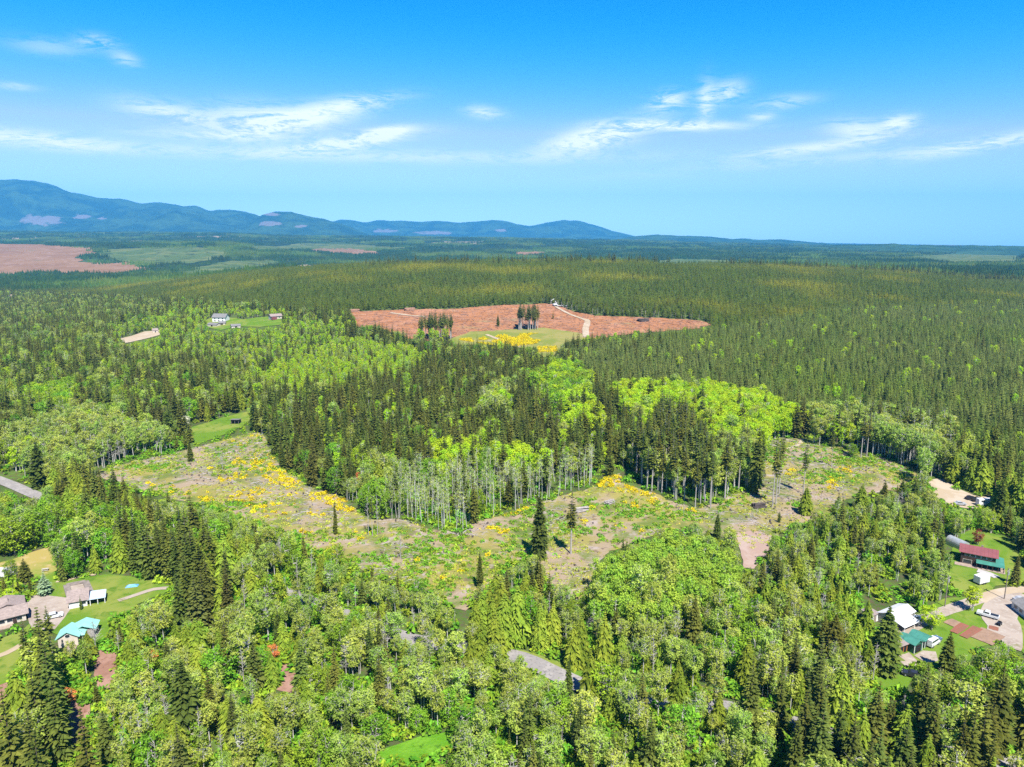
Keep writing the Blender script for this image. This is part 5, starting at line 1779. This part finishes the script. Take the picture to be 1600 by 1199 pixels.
# dark belt beyond the right end of the ridge and tall stragglers on the crest
for _ in range(240):
    px_, D_ = rs_.uniform(1130, 1660), rs_.uniform(1650, 1800)
    ex.append(((px_ - 800) / F * D_, D_, float(H((px_ - 800) / F * D_, D_)), 6001, 'fir', rs_.uniform(.8, 1.15)))
for (a_, b_, n_) in ((570, 700, 40), (700, 830, 40), (840, 960, 60), (965, 1050, 18)):
    for _ in range(n_):
        px_, D_ = rs_.uniform(a_, b_), rs_.uniform(1580, 1720)
        ex.append(((px_ - 800) / F * D_, D_, float(H((px_ - 800) / F * D_, D_)), 6002, 'fir', rs_.uniform(.8, 1.25)))
TX = np.concatenate([TX, [e[0] for e in ex]])
TY = np.concatenate([TY, [e[1] for e in ex]])
TZ = np.concatenate([TZ, [e[2] for e in ex]])
TS = np.concatenate([TS, np.array([e[3] for e in ex])])
TK = np.concatenate([TK, np.array([e[4] for e in ex], object)])
TF = np.concatenate([TF, [e[5] for e in ex]])

# ------------------------------------------------------------------ massed trees: one object per kind, instances on points


def mass(name, sources, pts, scales, rots, idx):
    me = bpy.data.meshes.new(name)
    me.vertices.add(len(pts))
    me.vertices.foreach_set('co', np.asarray(pts, np.float32).ravel())
    a = me.attributes.new('tree_scale', 'FLOAT_VECTOR', 'POINT')
    a.data.foreach_set('vector', np.asarray(scales, np.float32).ravel())
    a = me.attributes.new('tree_turn', 'FLOAT_VECTOR', 'POINT')
    a.data.foreach_set('vector', np.asarray(rots, np.float32).ravel())
    a = me.attributes.new('tree_pick', 'INT', 'POINT')
    a.data.foreach_set('value', np.asarray(idx, np.int32))
    o = link_mesh(name, me)
    ng = bpy.data.node_groups.new(name + '_nodes', 'GeometryNodeTree')
    ng.interface.new_socket('Geometry', in_out='INPUT', socket_type='NodeSocketGeometry')
    ng.interface.new_socket('Geometry', in_out='OUTPUT', socket_type='NodeSocketGeometry')
    N = NT(ng)
    gi = N.n('NodeGroupInput')
    go = N.n('NodeGroupOutput')
    iop = N.n('GeometryNodeInstanceOnPoints')
    jn = N.n('GeometryNodeJoinGeometry')
    for s in sources:
        oi = N.n('GeometryNodeObjectInfo')
        oi.inputs['Object'].default_value = s
        oi.inputs['As Instance'].default_value = True
        N.link(oi.outputs['Geometry'], jn.inputs[0])
    N.link(gi.outputs[0], iop.inputs['Points'])
    N.link(jn.outputs[0], iop.inputs['Instance'])
    iop.inputs['Pick Instance'].default_value = True
    for nm, ty, sock in (('tree_scale', 'FLOAT_VECTOR', 'Scale'), ('tree_turn', 'FLOAT_VECTOR', 'Rotation'), ('tree_pick', 'INT', 'Instance Index')):
        at = N.n('GeometryNodeInputNamedAttribute', data_type=ty)
        at.inputs['Name'].default_value = nm
        N.link(at.outputs['Attribute'], iop.inputs[sock])
    N.link(iop.outputs[0], go.inputs[0])
    md = o.modifiers.new('growth', 'NODES')
    md.node_group = ng
    return tag(o, kind='stuff')


# landmarks that labels can point to: ground point, words
LAND = [(1535, 885, 'the red-roofed house'), (1412, 975, 'the white barn'), (1432, 1015, 'the green sheds'), (1500, 985, 'the garden beds'), (125, 945, 'the garage with brown roof'),
        (115, 1003, 'the teal-roofed house'), (15, 975, 'the cream house at the left edge'), (860, 1052, 'the visible stretch of road'), (160, 1050, 'the red soil patch'), (112, 1140, 'the lower red soil patch'),
        (447, 1058, 'the narrow soil patch'), (640, 1180, 'the lush grass patch'), (1045, 900, 'the bright alder grove'), (1175, 860, 'the graded earth pad'), (843, 872, 'the lone big fir'), (892, 866, 'the bare-trunked lone fir'),
        (1212, 788, 'the three bare-trunked firs'), (1135, 1108, 'the right-hand road gap'), (30, 765, 'the left road gap'), (40, 880, 'the dry pasture'), (1390, 1068, 'the small meadow below the sheds'),
        (560, 800, 'the broom slope'), (365, 664, 'the hill shelter'), (1515, 785, 'the dirt lot'), (700, 945, 'the foot of the clearing'), (1300, 1150, 'the bottom right firs'), (330, 900, 'the tall fir beside the lawn'),
        (560, 1060, 'the mid lower wood'), (760, 1130, 'the lower wood below the road'), (1000, 1150, 'the lower edge of the wood'), (1240, 960, 'the wood left of the barn'), (350, 1130, 'the lower left wood'),
        (1000, 1040, 'the road bend'), (800, 800, 'the alder strip'), (1040, 770, 'the tall stand atop the clearing'), (250, 770, 'the left tip of the clearing'),
        (1420, 625, 'the plantation edge'), (1560, 655, 'the right-edge plantation'), (1300, 600, 'the plantation middle'), (1490, 700, 'the plantation corner'), (1380, 670, 'the alder fringe'), (1100, 645, 'the lime grove'), (1200, 640, "the lime grove's right end"),
        (1000, 620, "the lime grove's left end"), (885, 640, 'the mid-wood lime clump'), (700, 712, 'the bright crowns by the strip'), (500, 565, 'the hillside thicket'), (380, 530, 'the hillside houses'), (1590, 720, 'the right-edge firs'), (80, 620, 'the far left bright clump'), (180, 700, 'the sage grove'),
        (980, 900, "the bright grove's left end"), (1110, 900, "the bright grove's right end"), (1060, 860, "the bright grove's top")]
LP = np.array([tuple(spot(a, b))[:2] for a, b, _ in LAND])
WORD = {'fir': ('dark green fir', 'fir trees'), 'pole_fir': ('bare-trunked dark fir', 'bare-trunked firs'), 'yfir': ('grey-green plantation fir', 'plantation firs'), 'cedar': ('yellow-green cedar', 'cedars'),
        'alder': ('pale-trunked sage alder', 'alders'), 'pole_alder': ('thin pale-trunked alder', 'slender alders'), 'lime': ('lime-green young alder', 'lime alders'),
        'grove': ('bright green grove alder', 'grove alders'), 'maple': ('round bright maple', 'maples'), 'snag': ('bare grey tree', 'bare trees')}
LIMIT = {'fir': 240, 'pole_fir': 45, 'yfir': 160, 'cedar': 220, 'alder': 235, 'pole_alder': 55, 'lime': 90, 'grove': 60, 'maple': 170, 'snag': 90, 'ofir': 0}
STUFF_NAME = {'fir': 'fir_forest', 'pole_fir': 'tall_fir_woods', 'yfir': 'plantation_forest', 'ofir': 'ridge_forest', 'cedar': 'cedar_woods', 'alder': 'alder_woods', 'pole_alder': 'pale_alder_woods',
              'lime': 'lime_alder_woods', 'grove': 'grove_woods', 'maple': 'maple_woods', 'snag': 'bare_woods'}


ORD = 'first second third fourth fifth sixth seventh eighth ninth tenth eleventh twelfth thirteenth fourteenth fifteenth sixteenth seventeenth eighteenth nineteenth twentieth'.split()
ORD += ['twenty-' + o for o in ORD[:9]] + ['thirtieth'] + ['thirty-' + o for o in ORD[:9]]


def grow():
    rg = random.Random(33)
    for key in LIMIT:
        q = np.nonzero(TK == key)[0]
        if len(q) == 0:
            continue
        d = KIND[key]
        hgt = TF[q] * d['H0']
        bx, by, dep = project(TX[q], TY[q], TZ[q])
        tx, ty, _ = project(TX[q], TY[q], TZ[q] + hgt)
        big = F * hgt / dep
        seen = (tx > -5) & (tx < 1605) & (ty > 200) & (ty < 1175) & (ty + (by - ty) * .5 < 1199)
        order = np.argsort(-(big * seen))
        pick = [i for i in order[:LIMIT[key]] if seen[i]]
        solo = q[pick]
        # words: nearest landmark, which side of it, and how tall
        buckets = {}
        for g in solo:
            dd = np.hypot(LP[:, 0] - TX[g], LP[:, 1] - TY[g])
            j = int(np.argmin(dd))
            dx, dy = TX[g] - LP[j, 0], TY[g] - LP[j, 1]
            if dd[j] < 9:
                side = 'close beside'
            elif abs(dx) > abs(dy):
                side = ('right of' if dx > 0 else 'left of')
            else:
                side = ('behind' if dy > 0 else 'in front of')
            buckets.setdefault((j, side, dd[j] > 28), []).append(g)
        for (j, side, farr), mem in buckets.items():
            mem.sort(key=lambda g: -TF[g])
            n = len(mem)
            row = sorted(mem, key=lambda g: TX[g] / TY[g])
            for k, g in enumerate(mem):
                base = f"{WORD[key][0]} {'well ' if farr and side in ('behind', 'in front of') else ('some way ' if farr else '')}{side} {LAND[j][2]}"
                if n == 1:
                    lab, grp = base, None
                elif n == 2:
                    lab, grp = ('taller ' if k == 0 else 'shorter ') + base, None
                elif n > 24:
                    lab = ('taller ' if k < (n + 1) // 2 else 'lower ') + base
                    grp = lab + 's'
                else:
                    rank = row.index(g)
                    lab = ('leftmost' if rank == 0 else 'rightmost' if rank == n - 1 else ORD[rank] + ' from left') + ', ' + base
                    grp = None
                w = rg.uniform(.85, 1.2)
                t_ = add_tree(key, float(TX[g]), float(TY[g]), float(TZ[g]), TF[g] * w, TF[g], rg.uniform(0, 6.28), rg.randrange(9), lab, grp or WORD[key][1] + ' near ' + LAND[j][2])
        rest = np.setdiff1d(q, solo)
        if len(rest) == 0:
            continue
        w = rng0.uniform(.85, 1.22, len(rest))
        f = TF[rest]
        sc = np.column_stack([f * w, f * w, f])
        tl = .10 if key in ('pole_alder', 'snag', 'grove') else .04
        ro = np.column_stack([rng0.uniform(-tl, tl, len(rest)), rng0.uniform(-tl, tl, len(rest)), rng0.uniform(0, 6.28, len(rest))])
        mass(STUFF_NAME[key], d['joined'], np.column_stack([TX[rest], TY[rest], TZ[rest]]), sc, ro, rng0.integers(0, len(d['joined']), len(rest)))


grow()
print('trees', len(TX))

# ------------------------------------------------------------------ broom, brambles, grass, stumps and slash on the logged ground
BROOM_SPOTS = [(400, 685, 10, 5, 6), (385, 690, 5, 3, 4), (365, 695, 10, 4, 4), (398, 723, 30, 10, 40), (425, 733, 28, 13, 60), (438, 748, 22, 12, 45), (455, 755, 15, 7, 25), (350, 750, 12, 5, 16), (330, 733, 5, 2, 3),
               (395, 770, 25, 6, 18), (322, 782, 10, 4, 14), (235, 758, 4, 2, 4), (368, 745, 14, 6, 12), (380, 778, 20, 6, 14), (400, 795, 12, 5, 8), (360, 810, 20, 5, 8), (500, 775, 20, 6, 30), (520, 785, 18, 8, 24), (545, 795, 16, 6, 22),
               (497, 803, 12, 3, 8), (480, 832, 8, 3, 8), (520, 865, 10, 5, 9), (548, 890, 10, 3, 9), (720, 893, 4, 2, 3), (760, 868, 4, 2, 2), (655, 877, 4, 2, 2), (775, 830, 22, 4, 14), (800, 800, 18, 6, 16), (820, 795, 10, 4, 8), (955, 750, 16, 7, 40),
               (945, 760, 10, 5, 14), (985, 765, 16, 5, 22), (1010, 772, 12, 4, 14), (1020, 783, 8, 4, 8), (985, 790, 10, 4, 6), (910, 815, 6, 4, 5), (930, 797, 10, 3, 4), (970, 825, 10, 3, 4), (1000, 833, 4, 2, 2), (1320, 735, 10, 4, 12),
               (1305, 752, 10, 5, 10), (1300, 762, 6, 3, 6), (1285, 695, 6, 3, 5), (1235, 740, 12, 6, 8), (690, 905, 3, 2, 2), (1080, 800, 8, 3, 5), (560, 840, 20, 10, 6), (440, 770, 40, 15, 14), (430, 800, 50, 15, 12), (300, 765, 40, 10, 6)]


def clearing_cover():
    rg = random.Random(77)
    F_BR = [tm_mesh('broom_shrub', make_bush(800 + i, 1.0, 1.25, 34, .34), F_BROOM) for i in range(4)]
    pts = []
    for (cx, cy, rx, ry, n) in BROOM_SPOTS:
        for _ in range(int(n * 1.15)):
            a, r = rg.uniform(0, 6.28), 1.3 * rg.random() ** .6
            px, py = cx + math.cos(a) * r * rx, cy + math.sin(a) * r * ry
            if not pip(OPEN['clearing'], np.array([px]), np.array([py]))[0]:
                continue
            p = spot(px, py)
            pts.append((p, px, py, rg.uniform(.42, 1.05)))
    pts.sort(key=lambda e: -e[3] / e[0].length)
    LMB = [(400, 730, 'the top of the left slope'), (440, 748, 'the forest edge on the left slope'), (340, 760, 'the middle of the left slope'), (510, 785, 'the foot of the dark wood'), (560, 860, 'the bare left slope'),
           (800, 810, 'the pale alder strip'), (955, 752, 'the hump of the clearing'), (1005, 775, 'the tall stand atop the clearing'), (910, 815, 'the bare-trunked lone fir'), (1310, 750, 'the upper right clearing'), (740, 890, 'the lower clearing'), (1080, 800, 'the log pile')]
    cnt = {}
    for i, (p, px, py, s) in enumerate(pts[:300]):
        j = min(range(len(LMB)), key=lambda k: (LMB[k][0] - px) ** 2 + 6 * (LMB[k][1] - py) ** 2)
        dx = px - LMB[j][0]
        dy = py - LMB[j][1]
        side = ('right of' if dx > 0 else 'left of') if abs(dx) > 2.0 * abs(dy) else ('above' if dy < 0 else 'below')
        key = ('large' if s > .82 else ('small' if s < .6 else 'mid-sized')) + f' golden broom bush {side} {LMB[j][2]}'
        cnt.setdefault(key, []).append((px, i))
    for key, mem in cnt.items():
        mem.sort()
        for r_, (px, i) in enumerate(mem):
            p, _, _, s = pts[i]
            lab = key if len(mem) == 1 else ('leftmost' if r_ == 0 else 'rightmost' if r_ == len(mem) - 1 else ORD[r_] + ' from left') + ', ' + key
            o = link_mesh('broom_shrub', F_BR[i % 4])
            o.location = p + Vector((0, 0, .1))
            o.scale = (s * 1.15, s * 1.15, s)
            o.rotation_euler = (0, 0, rg.uniform(0, 6.28))
            tag(o, lab, 'shrub', 'golden broom bushes on the logged ground')
    # the rest, and the flowering sheet in the far meadow
    src = [bpy.data.objects.new('broom_source', m) for m in F_BR]
    P2, S2 = [tuple(e[0]) for e in pts[300:]], [e[3] for e in pts[300:]]
    fm = [(715, 532), (740, 526), (790, 524), (848, 522), (850, 532), (830, 541), (800, 543), (760, 540)]
    for _ in range(3400):
        px, py = rg.uniform(715, 850), rg.uniform(520, 543)
        if pip(fm, np.array([px]), np.array([py]))[0]:
            p = spot(px, py)
            if fbm(p.x / 30, p.y / 30, 8, 3) > .47 and rg.random() < .75:
                P2.append(tuple(p + Vector((0, 0, .7))))
                S2.append(rg.uniform(.8, 1.5))
    for _ in range(160):
        px, py = rg.uniform(840, 870), rg.uniform(543, 552)
        p = spot(px, py)
        P2.append(tuple(p + Vector((0, 0, .7))))
        S2.append(rg.uniform(.6, 1.2))
    n = len(P2)
    mass('broom_shrubbery', src, P2, np.column_stack([np.array(S2)] * 3), np.column_stack([np.zeros(n), np.zeros(n), rng0.uniform(0, 6.28, n)]), rng0.integers(0, 4, n))
    # brambles and ferns, in drifts; dry grass between them
    xs = np.array([tuple(spot(*q))[:2] for q in OPEN['clearing']])
    x0, y0 = xs.min(0)
    x1, y1 = xs.max(0)
    N_ = 90000
    gx, gy = rng0.uniform(x0, x1, N_), rng0.uniform(y0, y1, N_)
    gz = H(gx, gy)
    bx, by, dep = project(gx, gy, gz)
    ins = pip(OPEN['clearing'], bx, by)
    gx, gy, gz, by, bx = gx[ins], gy[ins], gz[ins], by[ins], bx[ins]
    d1 = fbm(gx / 26, gy / 26, 44, 4)
    GREEN = [(560, 875, 30, 10), (600, 880, 20, 10), (680, 870, 28, 16), (660, 905, 18, 10), (700, 845, 30, 8), (820, 800, 25, 8), (830, 868, 22, 8), (350, 790, 60, 6), (380, 795, 30, 6), (250, 770, 30, 6), (1130, 780, 35, 10), (1060, 805, 50, 9),
             (900, 830, 30, 6), (1000, 800, 30, 8), (1330, 720, 50, 8), (1250, 790, 15, 6), (1290, 745, 30, 10), (690, 915, 16, 16), (920, 790, 12, 8), (500, 840, 20, 8), (230, 730, 40, 5), (560, 775, 14, 10), (735, 805, 20, 10), (1215, 712, 14, 12)]
    gf = np.zeros(len(gx))
    for (cx, cy, rx, ry) in GREEN:
        gf = np.maximum(gf, np.exp(-((bx - cx) / rx) ** 2 - ((by - cy) / ry) ** 2))
    green = rng0.random(len(gx)) < np.clip((d1 - .62) * 3, 0, .12) + gf * .44
    dry = (~green) & (rng0.random(len(gx)) < np.clip(.5 - np.abs(fbm(gx / 17, gy / 17, 61, 4) - .42) * 2.6, 0, .4))
    bush = [bpy.data.objects.new('bramble_source', tm_mesh('bramble', make_bush(820 + i, 1.0, .8, 26, .34), F_BRUSH)) for i in range(3)]
    tuft = [bpy.data.objects.new('tuft_source', tm_mesh('tuft', make_bush(840 + i, .8, .5, 14, .30), F_GRASS)) for i in range(3)]
    for nm, mask, src, lo, hi in (('bramble_undergrowth', green, bush, .6, 1.3), ('dry_grass', dry, tuft, .5, 1.1)):
        n = int(mask.sum())
        s = rng0.uniform(lo, hi, n)
        mass(nm, src, np.column_stack([gx[mask], gy[mask], gz[mask] + .1]), np.column_stack([s, s, s * rng0.uniform(.6, 1.2, n)]),
             np.column_stack([np.zeros(n), np.zeros(n), rng0.uniform(0, 6.28, n)]), rng0.integers(0, 3, n))
    # slash: sticks, broken logs and stumps, joined
    tm = TM()
    slashn = fbm(gx / 20, gy / 20, 71, 4)
    cand = np.nonzero((~green) & (slashn > .47))[0]
    rng0.shuffle(cand)
    for c in cand[:3200]:
        L = rg.uniform(.8, 3.4) * (2.0 if rg.random() < .06 else 1)
        a = rg.uniform(0, 6.28)
        z = gz[c] + .22
        r = rg.uniform(.05, .13) * (1.6 if L > 4 else 1)
        dx, dy = math.cos(a) * L / 2, math.sin(a) * L / 2
        tm.limb([(gx[c] - dx, gy[c] - dy, z), (gx[c] + dx, gy[c] + dy, z + rg.uniform(0, .35))], [r, r * .7], 4)
    tag(link_mesh('slash_debris', tm_mesh('slash_debris', tm, M_GREYLOG)), kind='stuff')
    tm = TM()
    for c in cand[3200:3750]:
        r, h = rg.uniform(.2, .42), rg.uniform(.3, .8)
        tm.limb([(gx[c], gy[c], gz[c] - .1), (gx[c], gy[c], gz[c] + h)], [r * 1.25, r], 7)
        b = len(tm.v)
        tm.f.append(tuple(range(b - 7, b)))
    tag(link_mesh('stump_debris', tm_mesh('stump_debris', tm, M_DARKLOG)), kind='stuff')
    # slash on the fresh clearcut
    tm = TM()
    for _ in range(5200):
        px, py = rg.uniform(545, 1112), rg.uniform(476, 533)
        if not pip(OPEN['clearcut'], np.array([px]), np.array([py]))[0]:
            continue
        p = spot(px, py)
        L, a, r = rg.uniform(2, 7), rg.uniform(0, 6.28), rg.uniform(.12, .3)
        dx, dy = math.cos(a) * L / 2, math.sin(a) * L / 2
        tm.limb([(p.x - dx, p.y - dy, p.z + .7), (p.x + dx, p.y + dy, p.z + rg.uniform(.7, 1.3))], [r, r * .7], 3)
    tag(link_mesh('clearcut_debris', tm_mesh('clearcut_debris', tm, solid('clearcut_slash', (.34, .2, .14), .9, vary=.35, scale=.1))), kind='stuff')


clearing_cover()


# understorey between the trees and along the edges of the open ground
def understorey():
    bush = [bpy.data.objects.new('shrub_source', tm_mesh('shrub', make_bush(860 + i, 1.5, 1.8, 30, .5), F_BRUSH)) for i in range(3)]
    n = 42000
    y = rng0.uniform(110, 620, n)
    x = rng0.uniform(-.85, .85, n) * y
    z = H(x, y)
    bx, by, _ = project(x, y, z)
    ok = np.ones(n, bool)
    for k_, poly_ in OPEN.items():
        ok &= ~pip(poly_, bx, by)
    for c in ROADLINE:
        ok &= np.hypot(x - c[0], y - c[1]) > c[2] - .3
    for (cx_, cy_, r_) in KEEP:
        if r_ > 5:
            ok &= np.hypot(x - cx_, y - cy_) > r_ * .9
    ok &= rng0.random(n) < .35 + .6 * (fbm(x / 30, y / 30, 15, 3) > .5)
    x, y, z = x[ok], y[ok], z[ok]
    n = len(x)
    s = rng0.uniform(.6, 1.5, n)
    mass('understorey_shrubs', bush, np.column_stack([x, y, z]), np.column_stack([s, s, s * rng0.uniform(.6, 1.3, n)]), np.column_stack([np.zeros(n), np.zeros(n), rng0.uniform(0, 6.28, n)]), rng0.integers(0, 3, n))


understorey()


# distant forest beyond the ridge: clusters of simple conifers
def distant_forest():
    F_FAR = foliage('distant_needles', (0.014, 0.03, 0.012), (0.026, 0.048, 0.016), .1, .2, .02, far=(0.0016, (0.05, 0.08, 0.022), .5, .6), scale=.05)
    srcs = []
    for i in range(4):
        rg = random.Random(900 + i)
        tm = TM()
        for _ in range(34):
            cx, cy = rg.uniform(-32, 32), rg.uniform(-32, 32)
            h, r = rg.uniform(11, 21), rg.uniform(2.6, 4.2)
            n, a0 = 5, rg.uniform(0, 6)
            for (z0, z1, rr_) in ((.0, .62, 1.0), (.42, 1.0, .62)):
                ring = [(cx + math.cos(a0 + k * 6.283 / n) * r * rr_ * rg.uniform(.75, 1.15), cy + math.sin(a0 + k * 6.283 / n) * r * rr_, h * z0) for k in range(n)]
                tm.add(ring + [(cx, cy, h * z1)], [(k, (k + 1) % n, n) for k in range(n)])
        srcs.append(bpy.data.objects.new('distant_source', tm_mesh('distant_cluster', tm, F_FAR)))
    y = np.concatenate([rng0.uniform(1880, 3200, 3600), rng0.uniform(3200, 5000, 7000), rng0.uniform(5000, 9200, 11000)])
    x = rng0.uniform(-.86, .86, len(y)) * y
    z = H(x, y)
    bx, by, _ = project(x, y, z + 3)
    ok = np.ones(len(x), bool)
    for k_, (poly_, _) in FAR_OPEN.items():
        ok &= ~pip(poly_, bx, by)
    dens = vnoise(x / 420, y / 420, 19)
    ok &= rng0.random(len(x)) < np.clip(.35 + 1.3 * (dens - .25), .15, 1)
    x, y, z = x[ok], y[ok], z[ok]
    n = len(x)
    s = rng0.uniform(.8, 1.25, n)
    mass('distant_forest', srcs, np.column_stack([x, y, z - .5]), np.column_stack([s, s, s * rng0.uniform(.6, 1.1, n)]), np.column_stack([np.zeros(n), np.zeros(n), rng0.uniform(0, 6.28, n)]), rng0.integers(0, 4, n))


distant_forest()

# ------------------------------------------------------------------ the air
HAZE_DENSITY = 4.8e-5
hz_m, N = new_mat('haze_air')
pv_ = N.n('ShaderNodeVolumePrincipled')
pv_.inputs['Color'].default_value = (0.07, 0.46, 1.0, 1)
pv_.inputs['Density'].default_value = HAZE_DENSITY
pv_.inputs['Anisotropy'].default_value = 0.0
o_ = N.n('ShaderNodeOutputMaterial')
N.link(pv_.outputs[0], o_.inputs['Volume'])
hz_m.cycles.homogeneous_volume = True
zlow = float(min(v.co.z for v in bpy.data.objects['ground'].data.vertices)) - 20
ztop = max(max(v.co.z for v in o.data.vertices) for o in COL.objects if o.name.startswith(('hills', 'mountain'))) + 30
MB().box(-22000, 22000, -22000, 22000, zlow, ztop).build('haze', hz_m)
tag(bpy.data.objects['haze'], kind='stuff')
